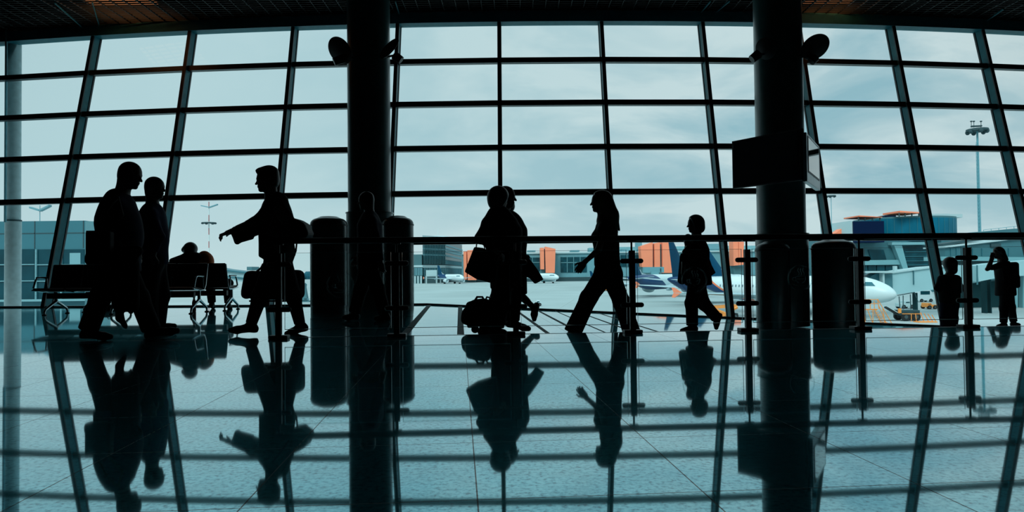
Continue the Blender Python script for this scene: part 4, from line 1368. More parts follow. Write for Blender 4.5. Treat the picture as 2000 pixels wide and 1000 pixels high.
# --- woman at the far right, hands to her face
Y11 = 15.15
bd, K11 = person('woman at far right by the glass facing left, hands lifted to her face', Y11, -1,
       dict(head=(1949, 494), neck=(1956, 510), pel=(1966, 566), shn=(1960, 516), shf=(1958, 516), eln=(1928, 526), elf=(1932, 524), wrn=(1936, 505), wrf=(1939, 505),
            hpn=(1965, 571), hpf=(1967, 571), knn=(1961, 602), knf=(1974, 600), ann=(1960, 631), anf=(1980, 629), ton=(1946, 637), tof=(1993, 634)),
       S=1.05, tilt=0.1, hair='long', curl=(1.0, 1.0), W=0.85, h=0.01,
       hair_extra=lambda q, S: [rc(q(-0.05, 0, 0.0), q(-0.10, 0, -0.13), 0.085 * S, 0.075 * S, 0.04), rc(q(-0.1, 0, -0.1), q(-0.14, 0, -0.16), 0.06 * S, 0.05 * S, 0.04)],
       top=('blouse', 'cloth_black', 0.135, 0.11, 0.35, lambda K, up, fc, lt: [el(pp(1960, 530, Y11), (0.14, 0.19, 0.2), None, 0.07), fr(pp(1962, 530, Y11), pp(1964, 575, Y11), 0.17, 0.2, 0.03, 0.06)]),
       bottom=('trousers', 'cloth_black', 0.125, 0.09, 0.072, 0.95, []))
bp_ = soft('backpack', [bx(pp(1977, 534, Y11 - 0.05), (0.075, 0.15, 0.25), 0.06, None, 0.03), bx(pp(1979, 550, Y11 - 0.05), (0.075, 0.14, 0.14), 0.05, None, 0.03)], MT['cloth_black'], None, pp(1977, 570, Y11))
tag(bp_, 'black backpack on the back of the woman at far right', 'backpack')
soft('strap', [rc(pp(1970, 512, Y11 - 0.14), pp(1957, 518, Y11 - 0.18), 0.02, 0.02), rc(pp(1957, 518, Y11 - 0.18), pp(1962, 550, Y11 - 0.2), 0.02, 0.02), rc(pp(1970, 512, Y11 - 0.14), pp(1977, 525, Y11 - 0.1), 0.02, 0.02)], MT['cloth_black'], bp_)

# --- person in orange slumped on the far bench
Y12 = 13.3
person('person in an orange top slumped on the seats facing the glass, arm along the backrest', Y12, 0,
       dict(head=(372, 489, 0.02), neck=(386, 505), pel=(398, 549, 0.12), shn=(376, 511, 0), shf=(400, 508, 0), eln=(352, 512, -0.1), elf=(413, 535, 0.1), wrn=(332, 514, -0.12), wrf=(415, 556, 0.3),
            hpn=(393, 552, 0.14), hpf=(406, 552, 0.14), knn=(412, 557, 0.5), knf=(447, 553, 0.42), ann=(414, 592, 0.5), anf=(446, 593, 0.42), ton=(419, 600, 0.66), tof=(452, 602, 0.6)),
       S=1.12, tilt=0.25, hair='full', curl=(0.5, 0.7), body_r=1.0, face=Vector((-0.35, 0.93, 0)),
       hair_extra=lambda q, S: [el(q(-0.03, 0, 0.02), (0.118 * S, 0.115 * S, 0.108 * S), None, 0.03), el(pp(362, 488, Y12), (0.07, 0.08, 0.06), None, 0.04), el(q(-0.06, 0, -0.05), (0.10 * S, 0.11 * S, 0.09 * S), None, 0.03)],
       top=('sweater', 'cloth_orange', 0.125, 0.115, 0.3, lambda K, up, fc, lt: [el(pp(399, 506, Y12), (0.14, 0.13, 0.16), None, 0.06), el(pp(408, 512, Y12), (0.09, 0.12, 0.14), None, 0.06)]),
       bottom=('trousers', 'cloth_black', 0.11, 0.09, 0.075, 0.95, []))
sh = soft('draped_jacket', [rc(pp(337, 510, Y12 - 0.14), pp(366, 502, Y12 - 0.14), 0.06, 0.085, 0.05), rc(pp(366, 502, Y12 - 0.14), pp(384, 502, Y12 - 0.16), 0.085, 0.09, 0.05), rc(pp(352, 512, Y12 - 0.14), pp(378, 514, Y12 - 0.16), 0.06, 0.07, 0.05)], MT['cloth_black'], None, pp(360, 512, Y12 - 0.2))
tag(sh, 'black jacket lying over the backrest beside the person in orange', 'jacket')
r = empty('black_bag', G(214, 607, 0), 'low black bag lying on the floor under the seats', 'bag')
soft('bag_body', [bx(G(214, 607, 0) + Vector((0, 0, 0.06)), (0.10, 0.12, 0.06), 0.03), el(G(214, 607, 0) + Vector((-0.03, 0, 0.10)), (0.07, 0.1, 0.03), None, 0.03)], MT['leather_black'], r)
mb = MB(); b_ = G(214, 607, 0); mb.tube([b_ + Vector((-0.06, 0, 0.11)), b_ + Vector((-0.02, 0, 0.16)), b_ + Vector((0.04, 0, 0.15)), b_ + Vector((0.07, 0, 0.1))], 0.008, 8); mb.build('handle', MT['leather_black'], r)
# ================================================================ outside
AZ = -6.3
def dmx(k_, c, r=0.7, **kw):
    dm(k_, c, r, **kw)
dmx('apron', (0.36, 0.43, 0.435), 0.85, var=0.10, scale=0.05)
dmx('apron_line', (0.42, 0.49, 0.49), 0.8)
dmx('panel_teal', (0.022, 0.15, 0.19), 0.45, var=0.05, scale=0.4)
dmx('panel_pale', (0.17, 0.38, 0.42), 0.5, var=0.05, scale=0.4)
dmx('facade_teal', (0.13, 0.32, 0.37), 0.6, var=0.06, scale=0.2)
dmx('glass_dark', (0.002, 0.05, 0.068), 0.3, var=0.35, scale=0.35, spec=0.25)
dmx('glass_blue', (0.002, 0.12, 0.19), 0.4, var=0.2, scale=0.15, spec=0.12)
dmx('wall_mid', (0.04, 0.155, 0.185), 0.6, var=0.08, scale=0.2)
dmx('wall_deep', (0.010, 0.045, 0.052), 0.7, spec=0.1)
dmx('pane_teal', (0.02, 0.14, 0.18), 0.3)
dmx('wheel_hub', (0.05, 0.08, 0.09), 0.5)
dmx('glass_navy', (0.001, 0.010, 0.040), 0.4, spec=0.08)
dmx('mullion_pale', (0.13, 0.32, 0.36), 0.5)
dmx('orange_clad', (0.98, 0.27, 0.14), 0.6, var=0.04, scale=0.2)
dmx('orange_paint', (0.85, 0.30, 0.06), 0.55)
dmx('tower_concrete', (0.06, 0.16, 0.18), 0.7, var=0.1, scale=0.1)
dmx('concrete_pale', (0.42, 0.56, 0.58), 0.7)
dmx('jet_white', (0.58, 0.70, 0.73), 0.4, var=0.03)
dmx('jet_blue', (0.0005, 0.055, 0.115), 0.5, var=0.1, scale=0.3, spec=0.15)
dmx('jet_grey', (0.36, 0.50, 0.54), 0.45, var=0.05)
dmx('tyre', (0.006, 0.008, 0.009), 0.7)
dmx('mast_teal', (0.12, 0.34, 0.40), 0.5)
dmx('mast_red', (0.42, 0.20, 0.20), 0.6)
dmx('mast_white', (0.6, 0.7, 0.7), 0.6)
dmx('dark_plant', (0.02, 0.06, 0.07), 0.7)
dmx('tree_far', (0.005, 0.10, 0.14), 0.9)
dmx('tunnel_pale', (0.33, 0.53, 0.565), 0.55, var=0.05, scale=0.3)
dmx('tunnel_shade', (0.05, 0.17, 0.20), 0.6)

# added sun lamp behind the building, brightens the facades under the overcast sky
sd = bpy.data.lights.new('added_sun', 'SUN')
sd.energy = 1.7
sd.angle = math.radians(25)
sd.color = (1.0, 1.0, 0.97)
so = bpy.data.objects.new('added_sun', sd)
col.objects.link(so)
so.rotation_euler = Vector((0.35, 0.72, -0.62)).to_track_quat('-Z', 'Y').to_euler()

mb = MB(); mb.b2((-900, 15.5, AZ - 0.5), (1100, 1600, AZ)); ap = mb.build('ground_apron', MT['apron'])
tag(ap, 'pale concrete airport apron outside', kind='structure')
for i, (a, b, w) in enumerate((((1012, 578), (1085, 548), 0.3), ((1058, 577), (1094, 551), 0.3), ((1000, 590), (1050, 563), 0.4), ((1085, 606), (1120, 585), 0.2), ((880, 571), (1000, 566), 0.35))):
    mb = MB(); mb.bar(G(a[0], a[1], AZ + 0.02), G(b[0], b[1], AZ + 0.02), w, 0.02)
    tag(mb.build('trim_%d' % k, MT['apron_line']), 'faded painted line on the apron', kind='structure')
    k += 1

def rect(x0, x1, y0, y1, Y):
    """world extents of a photo rectangle at depth Y"""
    xm, ym = (x0 + x1) / 2, (y0 + y1) / 2
    return P(x0, ym, Y).x, P(x1, ym, Y).x, P(xm, y1, Y).z, P(xm, y0, Y).z
def pbox(name, m, root, x0, x1, y0, y1, Y, dep, zb=None):
    a, b, z0, z1 = rect(x0, x1, y0, y1, Y)
    if zb is not None:
        z0 = zb
    mb = MB(); mb.b2((a, Y, z0), (b, Y + dep, z1))
    return mb.build(name, MT[m], root)
def pquad(name, m, root, pts, Y, dep):
    mb = MB(); mb.prism([P(x, y, Y) for x, y in pts], (0, dep, 0))
    return mb.build(name, MT[m], root)

# ---- low building at the far left and the round outside column
YL = 45
a, b, z0, z1 = rect(-60, 166, 432, 588, YL)
r = empty('annex_building', ((a + b) / 2, YL, AZ), 'low panelled annex with big dark windows outside at far left', 'building')
mb = MB(); mb.b2((a, YL, AZ), (b, YL + 1.6, z1)); mb.build('wall', MT['panel_teal'], r)
mb = MB(); mb.prism([Vector((b, YL, AZ)), Vector((b + 0.75, YL + 1.2, AZ)), Vector((b + 0.75, YL + 1.6, AZ)), Vector((b, YL + 1.6, AZ))], (0, 0, z1 - AZ - 0.02)); mb.build('end_wall', MT['panel_pale'], r)
mb = MB()
for px in (-30, 68, 163):
    x = P(px, 455, YL).x
    mb.b2((x - 0.03, YL - 0.02, rect(0, 10, 432, 486, YL)[2]), (x + 0.03, YL + 0.02, z1))
zj = P(60, 456, YL).z
mb.b2((a, YL - 0.02, zj - 0.03), (b, YL + 0.02, zj + 0.03))
mb.build('panel_joints', MT['dark_plant'], r)
for x0, x1 in ((-55, -32), (-28, 67), (71, 118), (120, 164)):
    w = pbox('window', 'glass_dark', r, x0, x1, 487, 584, YL - 0.06, 0.1)
    for yy in (517, 549):
        pbox('glazing_bar', 'mullion_pale', w, x0, x1, yy - 1, yy + 1, YL - 0.14, 0.07)
for px in (-30, 69.5, 119):
    pbox('mullion', 'mullion_pale', r, px - 1.6, px + 1.6, 487, 586, YL - 0.16, 0.1)
pbox('painted_reflection', 'panel_pale', r, 136, 157, 494, 516, YL - 0.09, 0.03)  # pale patch standing in for a reflection in the window glass
pbox('sill', 'panel_pale', r, -60, 166, 585, 589, YL - 0.5, 0.5)

c0, c1 = P(12, 500, 17.6), P(39, 500, 17.6)
cc, rr_ = (c0.x + c1.x) / 2, (c1.x - c0.x) / 2
r = empty('outside_column', (cc, 17.6, AZ), 'pale round column standing outside the glass at far left', 'column')
zc_ = P(25, 431, 17.6).z
mb = MB(); mb.lathe([(rr_ * 1.03, AZ), (rr_ * 1.03, zc_)], (cc, 17.6, 0), 40); mb.build('lower_shaft', MT['concrete_pale'], r, smooth=True)
mb = MB(); mb.lathe([(rr_ * 0.93, zc_ + 0.02), (rr_ * 0.88, 8.4)], (cc, 17.6, 0), 40); mb.build('upper_shaft', MT['concrete_pale'], r, smooth=True)
mb = MB(); mb.lathe([(rr_ * 1.05, zc_ - 0.02), (rr_ * 1.05, zc_ + 0.02)], (cc, 17.6, 0), 40); mb.build('joint_ring', MT['dark_plant'], r)
cx_ = P(11, 300, 17.3).x
mb = MB(); mb.tube([(cx_, 17.3, P(11, 434, 17.3).z), (cx_, 17.3, 8.3)], 0.03, 10); mb.build('drain_pipe', MT['mast_teal'], r)

# ---- masts
def mast(px, ytop, Y, wpx, label, heads, banded=False, zb=AZ):
    c = P(px, ytop, Y)
    w = wpx / FPX * Y / 2
    r = empty('floodlight_mast', (c.x, Y, zb), label, 'mast', 'floodlight masts on the airfield')
    if banded:
        n = 14
        for i in range(n):
            za, zb_2 = zb + (c.z - zb) * i / n, zb + (c.z - zb) * (i + 1) / n
            mb = MB(); mb.tube([(c.x, Y, za), (c.x, Y, zb_2)], w, 10); mb.build('pole_section', MT['mast_red' if i % 2 else 'mast_white'], r)
    else:
        mb = MB(); mb.tube([(c.x, Y, zb), (c.x, Y, c.z)], [w * 1.4, w * 0.8], 14); mb.build('pole', MT['mast_teal'], r, smooth=True)
    for hx0, hx1, hy0, hy1, kind in heads:
        a_, b_, z0_, z1_ = rect(hx0, hx1, hy0, hy1, Y)
        if kind == 'wings':
            for s_ in (0, 1):
                mb = MB()
                m_ = (a_ + b_) / 2
                xa, xb = (a_, m_ - 0.02) if s_ == 0 else (m_ + 0.02, b_)
                zz = (z0_ + z1_) / 2
                th = (z1_ - z0_) * 0.28
                if s_ == 0:
                    mb.prism([Vector((xa, Y - 0.5, zz)), Vector((xb, Y - 0.5, z0_)), Vector((xb, Y - 0.5, z0_ + th)), Vector((xa, Y - 0.5, zz + th))], (0, 1.0, 0))
                else:
                    mb.prism([Vector((xa, Y - 0.5, z0_)), Vector((xb, Y - 0.5, zz + th)), Vector((xb, Y - 0.5, zz + 2 * th)), Vector((xa, Y - 0.5, z0_ + th))], (0, 1.0, 0))
                mb.build('light_panel', MT['facade_teal'], r)
        elif kind == 'ring':
            mb = MB(); mb.lathe([((b_ - a_) / 2, z0_ + (z1_ - z0_) * 0.35), ((b_ - a_) / 2, z0_ + (z1_ - z0_) * 0.6)], (c.x, Y, 0), 20); mb.build('platform', MT['dark_plant'], r)
            for j in range(6):
                t = 2 * math.pi * j / 6 + 0.3
                p_ = Vector((c.x + (b_ - a_) * 0.42 * math.cos(t), Y + (b_ - a_) * 0.42 * math.sin(t), z0_ + (z1_ - z0_) * 0.3))
                mb = MB(); mb.ball(p_, ((b_ - a_) * 0.11, (b_ - a_) * 0.11, (z1_ - z0_) * 0.3), 12, 8); mb.build('floodlight', MT['dark_plant'], r)
    return r, c
mast(408, 394, 250, 2.0, 'red and white banded floodlight mast beyond the seats', [(393, 425, 399, 406, 'wings'), (397, 424, 432, 438, 'ring')], True)
mast(78, 401, 140, 1.6, 'thin light mast rising behind the low annex at far left', [(60, 98, 401, 413, 'wings')])
r, c = mast(1908.5, 250, 150, 4.2, 'tall mast with a ring of floodlights at right edge of the sky', [(1890, 1928, 246, 262, 'ring')])
for px in (1897, 1902, 1916):
    p0, p1 = P(px, 249, 150), P(px, 237, 150)
    mb = MB(); mb.tube([p0, p1], 0.06, 6); mb.build('antenna', MT['dark_plant'], r)
    mb = MB(); mb.ball(p1, (0.25, 0.25, 0.16), 10, 6); mb.build('beacon', MT['dark_plant'], r)
mb = MB(); mb.bar(P(1897, 247, 150), P(1917, 246, 150), 0.5, 0.3); mb.build('top_frame', MT['dark_plant'], r)
mb = MB()
for i in range(40):
    z_ = AZ + 3 + i * 0.8
    mb.b2((c.x - 0.62, 149.6, z_), (c.x - 0.2, 149.7, z_ + 0.1))
mb.b2((c.x - 0.62, 149.6, AZ), (c.x - 0.56, 149.7, AZ + 34)); mb.b2((c.x - 0.26, 149.6, AZ), (c.x - 0.2, 149.7, AZ + 34))
mb.build('ladder', MT['mast_teal'], r)
mast(1623, 382, 170, 1.4, 'thin floodlight mast just right of the screen column', [(1614, 1632, 379, 386, 'ring')])

# ---- far trees, far terminal, tower block
mb = MB()
rnd = random.Random(3)
for i in range(60):
    x = -430 + i * 5.2
    mb.ball((x, 900 + rnd.uniform(-5, 5), AZ + 4), (6 + rnd.uniform(-1, 2), 6, 5.5 + rnd.uniform(-1, 2)), 8, 6)
tr = mb.build('tree_line', MT['tree_far'])
tag(tr, 'dark far strip of trees at the edge of the airfield', 'trees', kind='stuff')

A_, B_, C_2 = P(826, 540, 455), P(870, 540, 480), P(903, 540, 600)
zt_ = P(850, 464.5, 466).z
r = empty('tower_block', (B_.x, B_.y, AZ), 'dark teal office block with vertical slits beyond the apron', 'building')
def band(name, m, z0, z1, off=0.0):
    D_ = A_ + (C_2 - B_)
    cen = (A_ + B_ + C_2 + D_) / 4
    pts = []
    for p in (A_, B_, C_2, D_):
        q = Vector((p.x, p.y, 0)) + (Vector((p.x, p.y, 0)) - Vector((cen.x, cen.y, 0))).normalized() * off
        q.z = z0
        pts.append(q)
    mb = MB(); mb.prism(pts, (0, 0, z1 - z0)); return mb.build(name, MT[m], r)
zz = lambda y: P(860, y, 475).z
band('upper_floors', 'glass_dark', zz(507), zt_)
band('lower_floors', 'dark_plant', AZ, zz(507) - 0.02, -0.6)
band('white_band', 'concrete_pale', zz(523), zz(518), 0.5)
band('roof_slab', 'concrete_pale', zt_, zt_ + 1.2, 0.4)
band('storey_band', 'facade_teal', zz(488.5), zz(486), 0.3)
band('storey_band', 'facade_teal', zz(500), zz(497), 0.3)
def fins(name, m, p, q, z0, z1, n, w):
    mb = MB()
    for i in range(n):
        c_ = vmix(p, q, (i + 0.5) / n)
        d_ = (q - p).normalized(); d_.z = 0
        nn_ = Vector((d_.y, -d_.x, 0))
        c0_ = Vector((c_.x, c_.y, 0))
        mb.bar(c0_ + nn_ * 0.3 + Vector((0, 0, z0)), c0_ + nn_ * 0.3 + Vector((0, 0, z1)), w, 0.7, nn_)
    return mb.build(name, MT[m], r)
fins('facade_fins', 'tower_concrete', A_, B_, zz(516), zt_, 14, 0.35)
fins('facade_fins', 'facade_teal', B_, C_2, zz(516), zz(508), 24, 0.8)
fins('facade_fins', 'facade_teal', A_, C_2.lerp(B_, 1.0), zz(538), zz(523.5), 14, 0.45)
fins('facade_fins', 'facade_teal', B_, C_2, zz(538), zz(523.5), 22, 1.2)
fins('piers', 'concrete_pale', A_, B_, AZ, zz(538), 6, 1.0)
for y0, y1 in ((474, 478), (482, 486), (491, 495)):
    pass
d_ = (C_2 - B_).normalized()
for y0 in (478, 484.5, 491, 499):
    mb = MB(); nn_ = Vector((d_.y, -d_.x, 0)); mb.bar(Vector((B_.x, B_.y, zz(y0))) + nn_ * 0.2, Vector((C_2.x, C_2.y, zz(y0))) + nn_ * 0.2, 0.6, 1.1); mb.build('ribbon_band', MT['facade_teal'], r)
mb = MB(); q = P(858, 462, 500); mb.lathe([(9, zt_ + 1.2), (7, zt_ + 2.2), (3, zt_ + 2.6)], (q.x, 490, 0), 8); mb.build('roof_lantern', MT['concrete_pale'], r)
mb = MB(); q = P(858, 448, 500); mb.tube([(q.x, 490, zt_ + 2), (q.x, 490, q.z)], 0.2, 6); mb.build('antenna', MT['mast_white'], r)
r = empty('podium_block', P(818, 548, 450), 'lower slit-windowed wing left of the dark office block', 'building')
pbox('wall', 'tower_concrete', r, 796, 823.5, 497, 548, 452, 30, AZ)
a, b, z0, z1 = rect(796, 825.5, 523, 538, 451.5)
mb = MB()
for i in range(9):
    x = a + (b - a) * (i + 0.5) / 9
    mb.b2((x - 0.35, 451.3, z0), (x + 0.35, 452, z1))
mb.build('facade_fins', MT['facade_teal'], r)
pbox('white_band', 'concrete_pale', r, 796, 825.5, 518, 522, 451.4, 0.6)
a, b, z0, z1 = rect(796, 825.5, 539, 548, 451.5)
mb = MB()
for i in range(5):
    x = a + (b - a) * (i + 0.5) / 5
    mb.b2((x - 0.5, 451.0, AZ), (x + 0.5, 452, z1))
mb.build('piers', MT['concrete_pale'], r)
r = empty('flat_shed', P(843, 548, 440), 'plain pale shed in front of the office block', 'building')
pbox('wall', 'concrete_pale', r, 832, 853, 527.5, 548, 450, 3, AZ)
pbox('gate', 'dark_plant', r, 834, 851, 540, 548, 449.8, 0.2, AZ)

YT = 480
r = empty('terminal_building', P(1160, 548, YT), 'long low glass-fronted terminal with blue-grey walls across the apron', 'building')
pbox('wall', 'facade_teal', r, 902, 1500, 493, 548, YT, 40, AZ)
pbox('roof_edge', 'concrete_pale', r, 902, 1500, 491.5, 494, YT - 1.5, 42)
pbox('dark_base', 'dark_plant', r, 902, 1500, 540.5, 549, YT - 0.8, 0.8, AZ)
for x0, x1, y0, y1 in ((1026, 1054, 503, 530), (1095, 1146, 502, 532), (1212, 1250, 498, 521), (1100, 1100.1, 502, 503)):
    if x1 - x0 < 1:
        continue
    w = pbox('window', 'glass_dark', r, x0, x1, y0, y1, YT - 0.5, 0.5)
    a, b, z0, z1 = rect(x0, x1, y0, y1, YT - 0.7)
    mb = MB()
    n_ = max(2, int((x1 - x0) / 10.5))
    for i in range(1, n_):
        x = a + (b - a) * i / n_
        mb.b2((x - 0.18, YT - 0.8, z0), (x + 0.18, YT - 0.5, z1))
    mb.b2((a, YT - 0.8, z0 + (z1 - z0) * 0.62), (b, YT - 0.5, z0 + (z1 - z0) * 0.66))
    mb.build('glazing_bars', MT['mullion_pale'], w)
for x0, x1, y0, y1 in ((1115, 1132, 488.5, 491.5), (1151, 1162, 484, 491.5), (1246, 1254, 473, 491.5), (1214, 1232, 487, 491.5), (1385, 1412, 476, 491.5), (1030, 1046, 489, 491.5)):
    pbox('roof_plant', 'facade_teal', r, x0, x1, y0, y1, YT + 6, 12)
pbox('upper_storey', 'panel_pale', r, 1190, 1500, 481, 492, YT + 10, 25)
def orange(label, blocks, gaps):
    r = empty('orange_clad_block', P(blocks[0][0][0], 533, YT - 12), label, 'building', 'orange clad blocks of the far terminal')
    for pts in blocks:
        pquad('orange_wall', 'orange_clad', r, pts, YT - 12, 9.5)
    for pts in gaps:
        pquad('dark_slot', 'tower_concrete', r, pts, YT - 9, 6.5)
    xs = [p[0] for b_ in blocks for p in b_]
    pbox('plinth', 'tower_concrete', r, min(xs) + 1, max(xs) - 1, 520, 548, YT - 8, 5.5, AZ)
orange('orange block with one dark slot, between the couple and the striding woman', [[(1055, 484), (1062.5, 483.5), (1063, 526), (1056, 526)], [(1064.5, 481.5), (1085, 486), (1083.5, 533), (1066, 533)]], [[(1062.5, 486), (1065, 486), (1065.5, 530), (1062.5, 530)]])
orange('biggest orange block, three slabs tall behind the dark blue tail fin', [[(1251, 481), (1275, 473), (1275, 521.5), (1254, 521.5)], [(1278, 475), (1289, 473), (1289.5, 521.5), (1278.5, 521.5)], [(1293.5, 471), (1312, 471), (1316, 533), (1294, 533)]], [[(1275, 477), (1278.5, 477), (1278.5, 521), (1275, 521)], [(1289, 477), (1293.8, 477), (1293.8, 521), (1289, 521)]])
orange('orange block half hidden by the post left of the screen column', [[(1432, 470.5), (1442, 471), (1442.5, 518), (1433, 519)], [(1442.8, 471), (1453, 472), (1452.5, 517), (1443, 518)]], [])
orange('orange block partly behind the wide tote bag', [[(905, 491), (911, 490.5), (911.5, 546), (906, 546)], [(912.5, 489), (930, 488), (930, 547), (913.5, 547)]], [])
r = empty('pier_gangway', P(1278, 533, 330), 'grey gangway in front of the biggest orange block', 'gangway')
pbox('tunnel', 'facade_teal', r, 1258, 1297, 521.5, 532.5, 330, 4)
pbox('door', 'dark_plant', r, 1289.5, 1291.5, 524, 531, 329.8, 0.2)
pbox('rotunda', 'facade_teal', r, 1272, 1287, 530, 539, 329, 5)
pbox('pillar', 'tower_concrete', r, 1278, 1280, 538, 560, 330, 1, AZ)

# ---- aircraft
def livery(name, swoosh=24.0, orange=1.0):
    m = bpy.data.materials.new(name)
    m.use_nodes = True
    nt = m.node_tree
    b = nt.nodes['Principled BSDF']
    t = N(nt, 'ShaderNodeTexCoord')
    s = N(nt, 'ShaderNodeSeparateXYZ')
    nt.links.new(t.outputs['Object'], s.inputs[0])
    tt = math_n(nt, 'MULTIPLY', s.outputs[0], -1.0)
    dd = math_n(nt, 'MAXIMUM', math_n(nt, 'SUBTRACT', tt, swoosh - 5.0), 0.0)
    line = math_n(nt, 'ADD', math_n(nt, 'MULTIPLY', math_n(nt, 'MULTIPLY', dd, dd), 0.033), 1.75)
    h_ = math_n(nt, 'SUBTRACT', s.outputs[2], line)
    blue = math_n(nt, 'LESS_THAN', h_, 0.0)
    org = math_n(nt, 'LESS_THAN', math_n(nt, 'ABSOLUTE', math_n(nt, 'SUBTRACT', h_, 0.16)), 0.17)
    org = math_n(nt, 'MULTIPLY', org, math_n(nt, 'GREATER_THAN', tt, swoosh - 3.0 if orange else 99.0))
    per = math_n(nt, 'FRACT', math_n(nt, 'DIVIDE', tt, 0.62))
    win = math_n(nt, 'LESS_THAN', per, 0.42)
    win = math_n(nt, 'MULTIPLY', win, math_n(nt, 'LESS_THAN', math_n(nt, 'ABSOLUTE', math_n(nt, 'SUBTRACT', s.outputs[2], 4.35)), 0.2))
    win = math_n(nt, 'MULTIPLY', win, math_n(nt, 'GREATER_THAN', tt, 6.5))
    win = math_n(nt, 'MULTIPLY', win, math_n(nt, 'LESS_THAN', tt, 27.0))
    c = mix_rgb(nt, win, (0.66, 0.78, 0.80), (0.16, 0.24, 0.27))
    c = mix_rgb(nt, blue, c, (0.002, 0.045, 0.14))
    c = mix_rgb(nt, org, c, (0.92, 0.22, 0.09))
    nt.links.new(c, b.inputs['Base Color'])
    b.inputs['Roughness'].default_value = 0.35
    return m
MT['livery'] = livery('airliner_livery')
MT['livery_blue'] = livery('airliner_livery_blue_belly', 15.0, 0)

